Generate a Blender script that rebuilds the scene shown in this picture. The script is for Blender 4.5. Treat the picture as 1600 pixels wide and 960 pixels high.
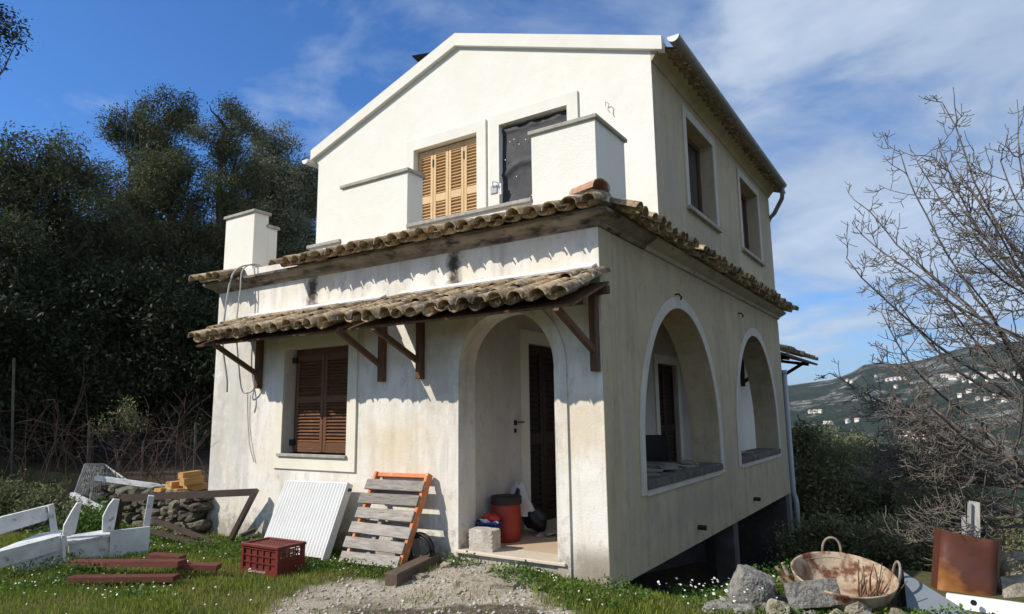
import bpy, math, random
import numpy as np
from mathutils import Vector, Matrix, Euler
random.seed(7); rng = np.random.default_rng(11)
R = math.radians
scene = bpy.context.scene
for o in list(bpy.data.objects): bpy.data.objects.remove(o)
col = scene.collection

# ------------------------------------------------------------------ camera
CAM = Vector((2.663, -5.657, 1.400)); YAW, PITCH, ROLL = -0.5746, 0.1586, -0.0124; FPX = 1031.7
_f = Vector((math.sin(YAW)*math.cos(PITCH), math.cos(YAW)*math.cos(PITCH), math.sin(PITCH)))
_r0 = Vector((math.cos(YAW), -math.sin(YAW), 0)); _u0 = _r0.cross(_f)
_r = _r0*math.cos(ROLL) + _u0*math.sin(ROLL); _u = _u0*math.cos(ROLL) - _r0*math.sin(ROLL)
cd = bpy.data.cameras.new('camera'); cam = bpy.data.objects.new('camera', cd); col.objects.link(cam)
cam.matrix_world = Matrix(((_r.x,_u.x,-_f.x,CAM.x),(_r.y,_u.y,-_f.y,CAM.y),(_r.z,_u.z,-_f.z,CAM.z),(0,0,0,1)))
cd.sensor_fit = 'HORIZONTAL'; cd.sensor_width = 36; cd.lens = 36*FPX/1600; cd.clip_start = 0.05; cd.clip_end = 20000
scene.camera = cam

# ------------------------------------------------------------------ sky, sun, exposure
SUN_DIR = Vector((0.78, 1.0, -0.98)).normalized()          # the way the light travels
SUN_EL = math.asin(-SUN_DIR.z); SUN_AZ = math.atan2(-SUN_DIR.x, -SUN_DIR.y)
SUN_STRENGTH, SKY_STRENGTH, EXPOSURE = 5.0, 0.11, 0.05
w = bpy.data.worlds.new('World'); scene.world = w; w.use_nodes = True
nt = w.node_tree; nt.nodes.clear(); N = nt.nodes.new; L = nt.links.new
out = N('ShaderNodeOutputWorld'); bg = N('ShaderNodeBackground'); bg.inputs['Strength'].default_value = SKY_STRENGTH
sky = N('ShaderNodeTexSky'); sky.sky_type = 'NISHITA'; sky.sun_disc = False
sky.sun_elevation = SUN_EL; sky.sun_rotation = SUN_AZ; sky.altitude = 200; sky.air_density = 1.0; sky.dust_density = 0.2; sky.ozone_density = 3.5
tc = N('ShaderNodeTexCoord'); sep = N('ShaderNodeSeparateXYZ'); L(tc.outputs['Generated'], sep.inputs[0])
def wmath(op, a, b=None, clamp=False):
    n = N('ShaderNodeMath'); n.operation = op; n.use_clamp = clamp
    for i, v in enumerate((a, b)):
        if v is None: continue
        if isinstance(v, (int, float)): n.inputs[i].default_value = v
        else: L(v, n.inputs[i])
    return n.outputs[0]
den = wmath('MAXIMUM', wmath('ADD', sep.outputs['Z'], 0.24), 0.06)
cx_ = wmath('DIVIDE', sep.outputs['X'], den); cy_ = wmath('DIVIDE', sep.outputs['Y'], den)
comb = N('ShaderNodeCombineXYZ'); L(cx_, comb.inputs[0]); L(cy_, comb.inputs[1])
mp = N('ShaderNodeMapping'); L(comb.outputs[0], mp.inputs[0]); mp.inputs['Rotation'].default_value = (0, 0, 0.6); mp.inputs['Scale'].default_value = (0.9, 1.15, 1); mp.inputs['Location'].default_value = (3.1, 1.7, 0)
n1 = N('ShaderNodeTexNoise'); L(mp.outputs[0], n1.inputs['Vector']); n1.inputs['Scale'].default_value = 2.1; n1.inputs['Detail'].default_value = 7; n1.inputs['Roughness'].default_value = 0.58; n1.inputs['Distortion'].default_value = 0.35
n2 = N('ShaderNodeTexNoise'); L(mp.outputs[0], n2.inputs['Vector']); n2.inputs['Scale'].default_value = 0.75; n2.inputs['Detail'].default_value = 3
bias = wmath('MULTIPLY', wmath('ADD', sep.outputs['X'], 0.62), 0.40)            # more cloud to the east
cov = wmath('ADD', wmath('ADD', wmath('MULTIPLY', n1.outputs['Fac'], 1.0), wmath('MULTIPLY', n2.outputs['Fac'], 0.5)), bias)
cr = N('ShaderNodeValToRGB'); L(cov, cr.inputs[0]); cr.color_ramp.elements[0].position = 0.70; cr.color_ramp.elements[1].position = 1.00
cr.color_ramp.elements[1].color = (0.9, 0.9, 0.9, 1)
tint = N('ShaderNodeMix'); tint.data_type = 'RGBA'; tint.blend_type = 'MULTIPLY'; tint.inputs[0].default_value = 1
L(sky.outputs[0], tint.inputs[6]); tint.inputs[7].default_value = (0.50, 0.98, 1.50, 1)
mx = N('ShaderNodeMix'); mx.data_type = 'RGBA'; L(cr.outputs[0], mx.inputs[0]); L(tint.outputs[2], mx.inputs[6])
cc = N('ShaderNodeValToRGB'); L(n1.outputs['Fac'], cc.inputs[0]); cc.color_ramp.elements[0].position = 0.35; cc.color_ramp.elements[1].position = 0.72
cc.color_ramp.elements[0].color = (2.6, 3.6, 5.2, 1); cc.color_ramp.elements[1].color = (5.9, 6.8, 8.1, 1)
L(cc.outputs[0], mx.inputs[7]); L(mx.outputs[2], bg.inputs[0]); L(bg.outputs[0], out.inputs[0])
sd = bpy.data.lights.new('sun', 'SUN'); sd.energy = SUN_STRENGTH; sd.angle = R(0.53); sd.color = (1.0, 0.93, 0.81)
so = bpy.data.objects.new('sun', sd); col.objects.link(so); so.rotation_euler = SUN_DIR.to_track_quat('-Z', 'Y').to_euler(); so.location = (-12, -16, 20)
scene.view_settings.view_transform = 'Standard'; scene.view_settings.look = 'None'; scene.view_settings.exposure = EXPOSURE; scene.view_settings.gamma = 1
scene.view_settings.use_curve_mapping = False
scene.render.engine = 'CYCLES'; scene.cycles.max_bounces = 6; scene.cycles.diffuse_bounces = 4; scene.cycles.transparent_max_bounces = 6

# ------------------------------------------------------------------ helpers
def ray(x, y): return _f + _r*((x-800)/FPX) - _u*((y-480)/FPX)
def at(px, py, ax, v):
    """a point of the place measured from the photograph: sight line cut with a known plane (x, y, z) or depth d"""
    d = ray(px, py)
    if ax == 'd': return CAM + d*v
    i = 'xyz'.index(ax); return CAM + d*((v-CAM[i])/d[i])
def fbm(x, y, seed=0, octaves=4):
    r = np.random.default_rng(seed); s = 0; a = 1; f = 1
    for _ in range(octaves):
        for _k in range(3):
            th = r.uniform(0, 6.28); ph = r.uniform(0, 6.28)
            s = s + a*np.sin((x*np.cos(th)+y*np.sin(th))*f*r.uniform(.7, 1.4)+ph)/3
        a *= .5; f *= 2.1
    return s
def sm(a, b, x):
    t = np.clip((x-a)/(b-a), 0, 1); return t*t*(3-2*t)

class MB:
    def __init__(s): s.v = []; s.f = []
    def add(s, vs, fs):
        n = len(s.v); s.v += [tuple(p) for p in vs]; s.f += [tuple(i+n for i in f) for f in fs]; return s
    def box(s, x0, x1, y0, y1, z0, z1):
        return s.add([(x0,y0,z0),(x1,y0,z0),(x1,y1,z0),(x0,y1,z0),(x0,y0,z1),(x1,y0,z1),(x1,y1,z1),(x0,y1,z1)],
                     [(0,3,2,1),(4,5,6,7),(0,1,5,4),(1,2,6,5),(2,3,7,6),(3,0,4,7)])
    def bev(s, x0, x1, y0, y1, z0, z1, b=.006):
        """box with chamfered edges"""
        V = []; X = (x0, x1); Y = (y0, y1); Z = (z0, z1); idx = {}
        for i in (0,1):
            for j in (0,1):
                for k in (0,1):
                    sx = b if i == 0 else -b; sy = b if j == 0 else -b; sz = b if k == 0 else -b
                    idx[i,j,k] = len(V); V += [(X[i], Y[j]+sy, Z[k]+sz), (X[i]+sx, Y[j], Z[k]+sz), (X[i]+sx, Y[j]+sy, Z[k])]
        F = []
        g = lambda i,j,k,a: idx[i,j,k]+a
        F += [(g(0,0,0,0),g(0,0,1,0),g(0,1,1,0),g(0,1,0,0)), (g(1,0,0,0),g(1,1,0,0),g(1,1,1,0),g(1,0,1,0)),
              (g(0,0,0,1),g(1,0,0,1),g(1,0,1,1),g(0,0,1,1)), (g(0,1,0,1),g(0,1,1,1),g(1,1,1,1),g(1,1,0,1)),
              (g(0,0,0,2),g(0,1,0,2),g(1,1,0,2),g(1,0,0,2)), (g(0,0,1,2),g(1,0,1,2),g(1,1,1,2),g(0,1,1,2))]
        for i in (0,1):
            for j in (0,1): F.append((g(i,j,0,0),g(i,j,0,1),g(i,j,1,1),g(i,j,1,0)))
        for i in (0,1):
            for k in (0,1): F.append((g(i,0,k,0),g(i,0,k,2),g(i,1,k,2),g(i,1,k,0)))
        for j in (0,1):
            for k in (0,1): F.append((g(0,j,k,1),g(0,j,k,2),g(1,j,k,2),g(1,j,k,1)))
        for i in (0,1):
            for j in (0,1):
                for k in (0,1): F.append((g(i,j,k,0),g(i,j,k,1),g(i,j,k,2)))
        return s.add(V, F)
    def beam(s, a, b, w, h, up=(0,0,1)):
        a = Vector(a); b = Vector(b); d = (b-a).normalized(); up = Vector(up)
        x = d.cross(up)
        if x.length < 1e-4: x = d.cross(Vector((1,0,0)))
        x.normalize(); y = x.cross(d)
        V = [p + x*(sx*w/2) + y*(sy*h/2) for p in (a, b) for sx, sy in ((-1,-1),(1,-1),(1,1),(-1,1))]
        return s.add(V, [(3,2,1,0),(4,5,6,7),(0,1,5,4),(1,2,6,5),(2,3,7,6),(3,0,4,7)])
    def slab(s, pts, th, n=None):
        """polygon given by its front outline, thickened backwards"""
        P = [Vector(p) for p in pts]
        if n is None: n = (P[1]-P[0]).cross(P[2]-P[0]).normalized()
        k = len(P); V = P + [p - n*th for p in P]
        return s.add(V, [tuple(range(k)), tuple(range(2*k-1, k-1, -1))] + [(i, i+k, (i+1) % k+k, (i+1) % k) for i in range(k)])
    def tube(s, pts, r, n=6, cap=True):
        P = [Vector(p) for p in pts]; m = len(P)
        if not hasattr(r, '__len__'): r = [r]*m
        prev = None; V = []
        for i, p in enumerate(P):
            t = (P[min(i+1, m-1)] - P[max(i-1, 0)]).normalized()
            if prev is None: a = t.orthogonal().normalized()
            else:
                a = prev - t*prev.dot(t)
                a = a.normalized() if a.length > 1e-5 else t.orthogonal().normalized()
            prev = a; b = t.cross(a)
            for k in range(n):
                th = 2*math.pi*k/n; V.append(p + (a*math.cos(th) + b*math.sin(th))*r[i])
        F = [(i*n+k, i*n+(k+1) % n, (i+1)*n+(k+1) % n, (i+1)*n+k) for i in range(m-1) for k in range(n)]
        if cap: F += [tuple(range(n-1, -1, -1)), tuple((m-1)*n+k for k in range(n))]
        return s.add(V, F)
    def lathe(s, prof, n=20, c=(0,0,0), a0=0, a1=2*math.pi):
        full = abs(a1-a0-2*math.pi) < 1e-6; k = n if full else n+1; V = []
        for rr, z in prof:
            for i in range(k):
                th = a0+(a1-a0)*i/n; V.append((c[0]+rr*math.cos(th), c[1]+rr*math.sin(th), c[2]+z))
        F = []
        for j in range(len(prof)-1):
            for i in range(n):
                i2 = (i+1) % k; F.append((j*k+i, j*k+i2, (j+1)*k+i2, (j+1)*k+i))
        return s.add(V, F)
    def build(s, name, m, parent=None, smooth=False, loc=None, rot=None):
        me = bpy.data.meshes.new(name); me.from_pydata(s.v, [], s.f); me.update()
        return link(name, me, m, parent, smooth, loc, rot)
def link(name, me, m=None, parent=None, smooth=False, loc=None, rot=None):
    if m is not None and not me.materials: me.materials.append(M[m] if isinstance(m, str) else m)
    if smooth: me.polygons.foreach_set('use_smooth', [True]*len(me.polygons))
    o = bpy.data.objects.new(name, me); col.objects.link(o)
    if parent: o.parent = parent
    if loc is not None: o.location = loc
    if rot is not None: o.rotation_euler = rot
    return o
def npmesh(name, V, quads=None, tris=None):
    me = bpy.data.meshes.new(name); V = np.asarray(V, dtype=np.float32)
    me.vertices.add(len(V)); me.vertices.foreach_set('co', V.ravel())
    loops = []; starts = []; tot = 0
    parts = []
    if quads is not None and len(quads): parts.append((np.asarray(quads, dtype=np.int32), 4))
    if tris is not None and len(tris): parts.append((np.asarray(tris, dtype=np.int32), 3))
    for a, k in parts:
        loops.append(a.ravel()); starts.append(tot+np.arange(len(a), dtype=np.int32)*k); tot += a.size
    me.loops.add(tot); me.loops.foreach_set('vertex_index', np.concatenate(loops))
    st = np.concatenate(starts); me.polygons.add(len(st)); me.polygons.foreach_set('loop_start', st)
    me.update(calc_edges=True); return me
def empty(name, loc=(0,0,0), rot=None):
    o = bpy.data.objects.new(name, None); o.empty_display_size = .2; col.objects.link(o); o.location = loc
    if rot is not None: o.rotation_euler = rot
    return o
def tag(o, label=None, cat=None, group=None, kind=None):
    for k, v in (('label', label), ('category', cat), ('group', group), ('kind', kind)):
        if v: o[k] = v
    return o
def copy_tree(o, parent=None):
    c = o.copy(); col.objects.link(c); c.parent = parent
    for ch in list(o.children): copy_tree(ch, c)
    return c

# ------------------------------------------------------------------ materials
M = {}
def mat(name, c1, c2=None, scale=6, rough=.85, bump=.15, bscale=None, rnd=0, stretch=(1,1,1), detail=5, contrast=(.35,.65), coord='Object', c3=None, s3=30, t3=(.6,.7), spec=.3, metal=0, transl=0, island=0, bdist=.01):
    m = bpy.data.materials.new(name); m.use_nodes = True; M[name] = m
    t = m.node_tree; b = t.nodes['Principled BSDF']; b.inputs['Roughness'].default_value = rough
    b.inputs['Specular IOR Level'].default_value = spec; b.inputs['Metallic'].default_value = metal
    n = t.nodes.new; l = t.links.new
    if coord == 'World':
        g = n('ShaderNodeNewGeometry'); src = g.outputs['Position']
    else:
        g = n('ShaderNodeTexCoord'); src = g.outputs[coord]
    mpn = n('ShaderNodeMapping'); l(src, mpn.inputs[0]); mpn.inputs['Scale'].default_value = stretch
    if rnd or coord == 'Object':
        oi = n('ShaderNodeObjectInfo'); sc = n('ShaderNodeVectorMath'); sc.operation = 'SCALE'; cb = n('ShaderNodeCombineXYZ')
        for i in range(3): l(oi.outputs['Random'], cb.inputs[i])
        l(cb.outputs[0], sc.inputs[0]); sc.inputs['Scale'].default_value = 37.0; l(sc.outputs[0], mpn.inputs['Location'])
    v = mpn.outputs[0]
    def ramp(sv, s, a, e0, e1):
        x = n('ShaderNodeTexNoise'); l(v, x.inputs['Vector']); x.inputs['Scale'].default_value = s; x.inputs['Detail'].default_value = detail; x.inputs['Roughness'].default_value = .6
        r = n('ShaderNodeMapRange'); l(x.outputs['Fac'], r.inputs[0]); r.inputs[1].default_value = e0; r.inputs[2].default_value = e1; r.clamp = True
        return x, r.outputs[0]
    def mixc(fac, a, bb, blend='MIX'):
        x = n('ShaderNodeMix'); x.data_type = 'RGBA'; x.blend_type = blend
        if isinstance(fac, (int, float)): x.inputs[0].default_value = fac
        else: l(fac, x.inputs[0])
        for i, c in ((6, a), (7, bb)):
            if isinstance(c, tuple): x.inputs[i].default_value = (*c, 1)
            else: l(c, x.inputs[i])
        return x.outputs[2]
    c = c1; nz = None
    if c2: nz, fac = ramp(v, scale, 1, *contrast); c = mixc(fac, c1, c2)
    if c3: _, f3 = ramp(v, s3, 1, *t3); c = mixc(f3, c, c3)
    if rnd or island:
        hs = n('ShaderNodeHueSaturation')
        r = n('ShaderNodeMapRange'); k = rnd or island; r.inputs[3].default_value = 1-k; r.inputs[4].default_value = 1+k
        if rnd: l(oi.outputs['Random'], r.inputs[0])
        else:
            gi = n('ShaderNodeNewGeometry'); l(gi.outputs['Random Per Island'], r.inputs[0])
        l(r.outputs[0], hs.inputs['Value'])
        if isinstance(c, tuple): hs.inputs['Color'].default_value = (*c, 1)
        else: l(c, hs.inputs['Color'])
        c = hs.outputs[0]
    if isinstance(c, tuple): b.inputs['Base Color'].default_value = (*c, 1)
    else: l(c, b.inputs['Base Color'])
    if bump:
        bz = n('ShaderNodeTexNoise'); l(v, bz.inputs['Vector']); bz.inputs['Scale'].default_value = bscale or scale*4; bz.inputs['Detail'].default_value = 4
        bp = n('ShaderNodeBump'); bp.inputs['Strength'].default_value = bump; bp.inputs['Distance'].default_value = bdist; l(bz.outputs['Fac'], bp.inputs['Height']); l(bp.outputs[0], b.inputs['Normal'])
    if transl:
        tr = n('ShaderNodeBsdfTranslucent'); ms = n('ShaderNodeMixShader'); ms.inputs[0].default_value = transl
        if isinstance(c, tuple): tr.inputs[0].default_value = (*c, 1)
        else: l(c, tr.inputs[0])
        o = t.nodes['Material Output']; l(b.outputs[0], ms.inputs[1]); l(tr.outputs[0], ms.inputs[2]); l(ms.outputs[0], o.inputs[0])
    m['_c'] = 0
    return m
mat('cream', (.79,.765,.70), (.765,.74,.67), 2.2, .9, .12, 90, coord='World')
mat('white_trim', (.765,.735,.665), (.71,.68,.61), 3, .85, .1, 60, coord='World', c3=(.42,.40,.36), s3=9, t3=(.66,.8))
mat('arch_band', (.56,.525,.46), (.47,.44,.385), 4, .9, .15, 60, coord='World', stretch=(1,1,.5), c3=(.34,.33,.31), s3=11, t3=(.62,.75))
mat('cap_stone', (.42,.39,.34), (.30,.28,.24), 9, .9, .3, 50, coord='World', c3=(.2,.19,.17), s3=25, t3=(.58,.7))
mat('window_frame_paint', (.76,.715,.60), (.71,.665,.55), 4, .8, .08, 50, coord='World')
mat('cornice_dirty', (.30,.25,.20), (.13,.105,.085), 5, .95, .5, 40, coord='World', stretch=(.6,.6,2), c3=(.05,.045,.04), s3=7, t3=(.52,.66))
mat('cornice_side', (.45,.41,.33), (.36,.32,.26), 4, .95, .3, 40, coord='World', c3=(.16,.14,.12), s3=8, t3=(.6,.75))
mat('tile', (.47,.345,.205), (.27,.19,.115), 9, .95, .6, 60, rnd=.38, c3=(.11,.095,.08), s3=16, t3=(.50,.66))
_t = M['tile'].node_tree; _b = _t.nodes['Principled BSDF']; _src = _b.inputs['Base Color'].links[0].from_socket; _g = _t.nodes.new('ShaderNodeNewGeometry')
def _nz(s, a, b):
    x = _t.nodes.new('ShaderNodeTexNoise'); _t.links.new(_g.outputs['Position'], x.inputs['Vector']); x.inputs['Scale'].default_value = s; x.inputs['Detail'].default_value = 5; r = _t.nodes.new('ShaderNodeMapRange'); _t.links.new(x.outputs['Fac'], r.inputs[0]); r.inputs[1].default_value = a; r.inputs[2].default_value = b; return r.outputs[0]
for (s, a, b, cc_) in ((17, .56, .64, (.50,.46,.36)), (3.1, .54, .66, (.12,.10,.085)), (29, .60, .66, (.42,.30,.10))):
    x = _t.nodes.new('ShaderNodeMix'); x.data_type = 'RGBA'; _t.links.new(_nz(s, a, b), x.inputs[0]); _t.links.new(_src, x.inputs[6]); x.inputs[7].default_value = (*cc_, 1); _src = x.outputs[2]
_t.links.new(_src, _b.inputs['Base Color'])
mat('tile_orange', (.44,.23,.14), (.34,.2,.13), 7, .9, .4, 60, rnd=.1, c3=(.42,.36,.29), s3=9, t3=(.52,.64))
mat('tile_mortar', (.62,.58,.5), (.5,.46,.38), 12, .95, .4, 60)
mat('old_wood', (.155,.085,.045), (.085,.045,.026), 5, .8, .35, 50, stretch=(6,6,1), rnd=.15)
mat('shutter_yellow', (.67,.46,.24), (.58,.385,.19), 6, .55, .1, 60, rnd=.06, stretch=(8,8,1))
mat('shutter_brown', (.17,.075,.035), (.115,.052,.026), 7, .55, .2, 60, rnd=.15, stretch=(1,1,8), c3=(.24,.15,.09), s3=8, t3=(.6,.75))
mat('door_brown', (.05,.024,.014), (.035,.018,.011), 7, .6, .15, 60)
mat('black_sheet', (.030,.030,.034), (.055,.055,.06), 5, .62, .25, 9, bdist=.02, spec=.25)
mat('glass_dark', (.03,.035,.04), None, 1, .06, 0, spec=.6)
mat('frame_wood', (.16,.075,.05), (.1,.05,.035), 8, .6, .1)
mat('gutter', (.30,.29,.28), (.22,.21,.2), 8, .5, .1, metal=.3)
mat('gutter_white', (.8,.79,.77), (.7,.69,.67), 8, .5, .05)
mat('porch_tile', (.55,.42,.30), (.48,.37,.27), 7, .6, .1, coord='World')
mat('porch_slab', (.62,.54,.44), (.54,.46,.37), 5, .7, .15, coord='World')
mat('concrete', (.36,.35,.33), (.25,.245,.235), 6, .95, .5, 40, coord='World', c3=(.16,.155,.15), s3=12, t3=(.58,.7))
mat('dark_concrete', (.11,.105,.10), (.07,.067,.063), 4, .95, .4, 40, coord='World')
mat('pvc_pipe', (.42,.43,.45), (.36,.37,.39), 3, .5, .02)
mat('grey_cable', (.42,.41,.39), None, 1, .6, 0)
mat('black_iron', (.02,.02,.02), None, 1, .6, 0)
mat('white_paint', (.70,.71,.725), (.52,.525,.52), 6, .6, .3, 40, rnd=.06, c3=(.30,.26,.21), s3=10, t3=(.59,.68))
mat('red_wood', (.16,.048,.030), (.10,.034,.023), 6, .75, .2, 40, stretch=(1,6,6), rnd=.12)
mat('brown_steel', (.10,.068,.052), (.07,.05,.04), 6, .55, .1, rnd=.1)
mat('fresh_timber', (.58,.33,.12), (.47,.26,.09), 5, .75, .2, 40, rnd=.15, stretch=(2,2,8))
mat('grey_plank', (.36,.33,.30), (.22,.195,.17), 6, .9, .4, 45, stretch=(1,8,8), rnd=.22, c3=(.13,.11,.1), s3=8, t3=(.6,.7))
mat('orange_paint', (.62,.20,.07), (.52,.18,.07), 7, .7, .15, 40, c3=(.6,.36,.24), s3=9, t3=(.56,.65))
mat('radiator_white', (.70,.70,.69), (.63,.625,.61), 3, .45, 0)
mat('crate_red', (.155,.026,.019), (.12,.022,.017), 6, .45, .05)
mat('white_print', (.85,.83,.8), None, 1, .6, 0)
mat('dark_beam', (.13,.092,.066), (.085,.062,.047), 5, .9, .4, 40, stretch=(1,8,8), c3=(.19,.05,.03), s3=3.2, t3=(.64,.7))
mat('rubber', (.012,.012,.013), None, 1, .5, .1, 30)
mat('breeze_block', (.52,.48,.42), (.38,.34,.29), 9, .95, .8, 45, c3=(.28,.23,.18), s3=6, t3=(.58,.7))
mat('barrel_red', (.30,.032,.02), (.25,.03,.02), 4, .45, .05)
mat('barrel_lid', (.03,.022,.022), None, 1, .6, .1, 20)
mat('bucket_blue', (.015,.045,.22), None, 1, .4, 0)
mat('plastic_white', (.72,.72,.74), (.62,.62,.65), 6, .4, .3, 12, transl=.2)
mat('plastic_black', (.014,.014,.017), None, 1, .35, .3, 14)
mat('rag_red', (.5,.05,.035), (.4,.04,.03), 8, .8, .2)
mat('pan_rust', (.42,.335,.24), (.25,.145,.085), 6, .8, .5, 50, contrast=(.45,.62), c3=(.13,.05,.03), s3=7, t3=(.52,.62), metal=.05)
mat('pan_handle', (.34,.29,.24), (.22,.15,.11), 20, .6, .2, metal=.2)
mat('twig', (.17,.10,.065), (.11,.065,.045), 12, .9, .2, rnd=.2)
mat('rock', (.30,.285,.255), (.17,.16,.14), 7, .95, .9, 28, coord='Object', rnd=.12, c3=(.12,.115,.105), s3=16, t3=(.5,.66), bdist=.03)
mat('rock_warm', (.38,.335,.26), (.22,.19,.145), 4, .95, .9, 25, rnd=.2, c3=(.11,.12,.05), s3=8, t3=(.56,.68), bdist=.03)
mat('wall_stone', (.25,.22,.17), (.14,.12,.09), 4, .95, .9, 25, rnd=.45, c3=(.07,.075,.035), s3=8, t3=(.52,.66), bdist=.03)
mat('rust_sheet', (.12,.036,.02), (.075,.027,.018), 3.2, .5, .3, 6, c3=(.30,.12,.03), s3=2.6, t3=(.55,.72), bdist=.03, spec=.5)
mat('blue_grey', (.17,.195,.225), (.145,.165,.19), 2, .6, .2, 20)
mat('enamel', (.82,.80,.77), (.76,.74,.7), 4, .15, 0, spec=.5)
mat('dirty_sill', (.13,.12,.105), (.07,.065,.058), 9, .95, .5, 40, coord='World', c3=(.3,.28,.25), s3=14, t3=(.6,.7))
mat('post_grey', (.12,.115,.105), (.07,.068,.06), 5, .9, .2)
mat('grey_board', (.40,.39,.36), (.28,.27,.25), 6, .9, .3, 40, stretch=(6,6,1), rnd=.15)
mat('bark', (.13,.11,.09), (.07,.058,.046), 6, .95, .8, 14, stretch=(1,1,.3), bdist=.05)
mat('fig_bark', (.165,.143,.125), (.095,.08,.07), 9, .9, .3, 30, coord='World', c3=(.33,.33,.2), s3=5, t3=(.6,.72))
mat('olive_leaf', (.125,.14,.07), (.055,.07,.032), .35, .75, 0, coord='World', island=.38, transl=.22, detail=2, spec=.3)
mat('silver_leaf', (.20,.215,.145), (.12,.135,.085), .5, .75, 0, coord='World', island=.38, transl=.2, detail=2, spec=.3)
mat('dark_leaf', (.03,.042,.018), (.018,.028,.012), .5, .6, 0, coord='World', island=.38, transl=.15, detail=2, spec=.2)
mat('bush_leaf', (.22,.23,.11), (.13,.145,.066), .5, .6, 0, coord='World', island=.45, transl=.25, detail=2, spec=.25)
mat('grass', (.15,.22,.026), (.24,.25,.055), 1.3, .6, 0, coord='World', island=.4, transl=.35, detail=3, spec=.2)
mat('weed_leaf', (.075,.15,.025), (.11,.18,.035), 2, .55, 0, coord='World', island=.35, transl=.3, detail=3, spec=.25)
mat('petal', (.85,.85,.82), None, 1, .6, 0, transl=.2)
mat('pollen', (.7,.45,.05), None, 1, .8, 0)
mat('bramble', (.085,.05,.038), (.055,.036,.03), 5, .85, 0, rnd=.2)
mat('pebble', (.48,.45,.40), (.34,.31,.27), 5, .95, .3, 30, coord='World', island=.3)
mat('wire_grey', (.36,.37,.37), None, 1, .6, 0, metal=.3)
mat('solar', (.02,.022,.026), None, 1, .4, 0)
mat('far_wall', (.74,.70,.64), None, 1, .9, 0, rnd=.15)
mat('far_roof', (.48,.36,.29), None, 1, .9, 0, rnd=.15)
mat('paper', (.28,.26,.23), (.15,.135,.12), 8, .9, .2, rnd=.2)

# the stained plaster of the ground floor
def plaster(name, base, alt, stain, ochre, stains=(), streak=.55, foot_k=0, wear=1):
    m = bpy.data.materials.new(name); m.use_nodes = True; M[name] = m; t = m.node_tree; b = t.nodes['Principled BSDF']; n = t.nodes.new; l = t.links.new
    b.inputs['Roughness'].default_value = .92; b.inputs['Specular IOR Level'].default_value = .2
    g = n('ShaderNodeNewGeometry'); P = g.outputs['Position']
    def noise(s, stretch=(1,1,1), det=6, rough=.62, off=(0,0,0)):
        mpn = n('ShaderNodeMapping'); l(P, mpn.inputs[0]); mpn.inputs['Scale'].default_value = stretch; mpn.inputs['Location'].default_value = off
        x = n('ShaderNodeTexNoise'); l(mpn.outputs[0], x.inputs['Vector']); x.inputs['Scale'].default_value = s; x.inputs['Detail'].default_value = det; x.inputs['Roughness'].default_value = rough
        return x.outputs['Fac']
    def mr(v, a, c, o0=0., o1=1.):
        r = n('ShaderNodeMapRange'); l(v, r.inputs[0])
        for i, k in enumerate((a, c, o0, o1)): r.inputs[i+1].default_value = k
        return r.outputs[0]
    def ma(op, a, c):
        x = n('ShaderNodeMath'); x.operation = op
        for i, k in enumerate((a, c)):
            if isinstance(k, (int, float)): x.inputs[i].default_value = k
            else: l(k, x.inputs[i])
        return x.outputs[0]
    def mix(f, a, c):
        x = n('ShaderNodeMix'); x.data_type = 'RGBA'
        if isinstance(f, (int, float)): x.inputs[0].default_value = f
        else: l(f, x.inputs[0])
        for i, k in ((6, a), (7, c)):
            if isinstance(k, tuple): x.inputs[i].default_value = (*k, 1)
            else: l(k, x.inputs[i])
        return x.outputs[2]
    c = mix(mr(noise(1.6), .4, .62), base, alt)
    c = mix(mr(noise(2.0, (1,1,.8), off=(5,2,9)), .48, .72, 0, .6), c, ochre)
    c = mix(mr(noise(5, (1,1,.12), 5, .65), .46, .74, 0, streak), c, stain)
    c = mix(mr(noise(7, (1,1,.6), 7, .75, (3,8,1)), .54, .74, 0, .7*wear), c, tuple(k*.8 for k in stain))
    c = mix(mr(noise(38, (1,1,1), 2, .5), .68, .76, 0, .35*wear), c, tuple(k*.6 for k in stain))
    sp = n('ShaderNodeSeparateXYZ'); l(P, sp.inputs[0])
    edge = noise(9, (1,1,1), 6, .7)
    # rain splash at the foot of the wall, ragged
    foot = mr(ma('ADD', sp.outputs['Z'], ma('MULTIPLY', edge, -1.1)), -.62, -.36, foot_k, 0)
    c = mix(foot, c, (.23,.20,.15))
    for (ax, cu, cz, hu, hz, colr, k) in stains:       # drip stains: centre, half sizes
        u = sp.outputs['X' if ax == 'x' else 'Y']
        du = ma('DIVIDE', ma('ABSOLUTE', ma('SUBTRACT', u, cu), 0), hu); dz = ma('DIVIDE', ma('ABSOLUTE', ma('SUBTRACT', sp.outputs['Z'], cz), 0), hz)
        dd = ma('ADD', ma('MAXIMUM', du, dz), ma('MULTIPLY', edge, 2.4))
        c = mix(mr(dd, 1.55, 2.5, k, 0), c, colr)
    l(c, b.inputs['Base Color'])
    bp = n('ShaderNodeBump'); bp.inputs['Strength'].default_value = .35; bp.inputs['Distance'].default_value = .012
    l(ma('ADD', noise(60, det=3), ma('MULTIPLY', noise(4), 2)), bp.inputs['Height']); l(bp.outputs[0], b.inputs['Normal'])
    return m
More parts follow.
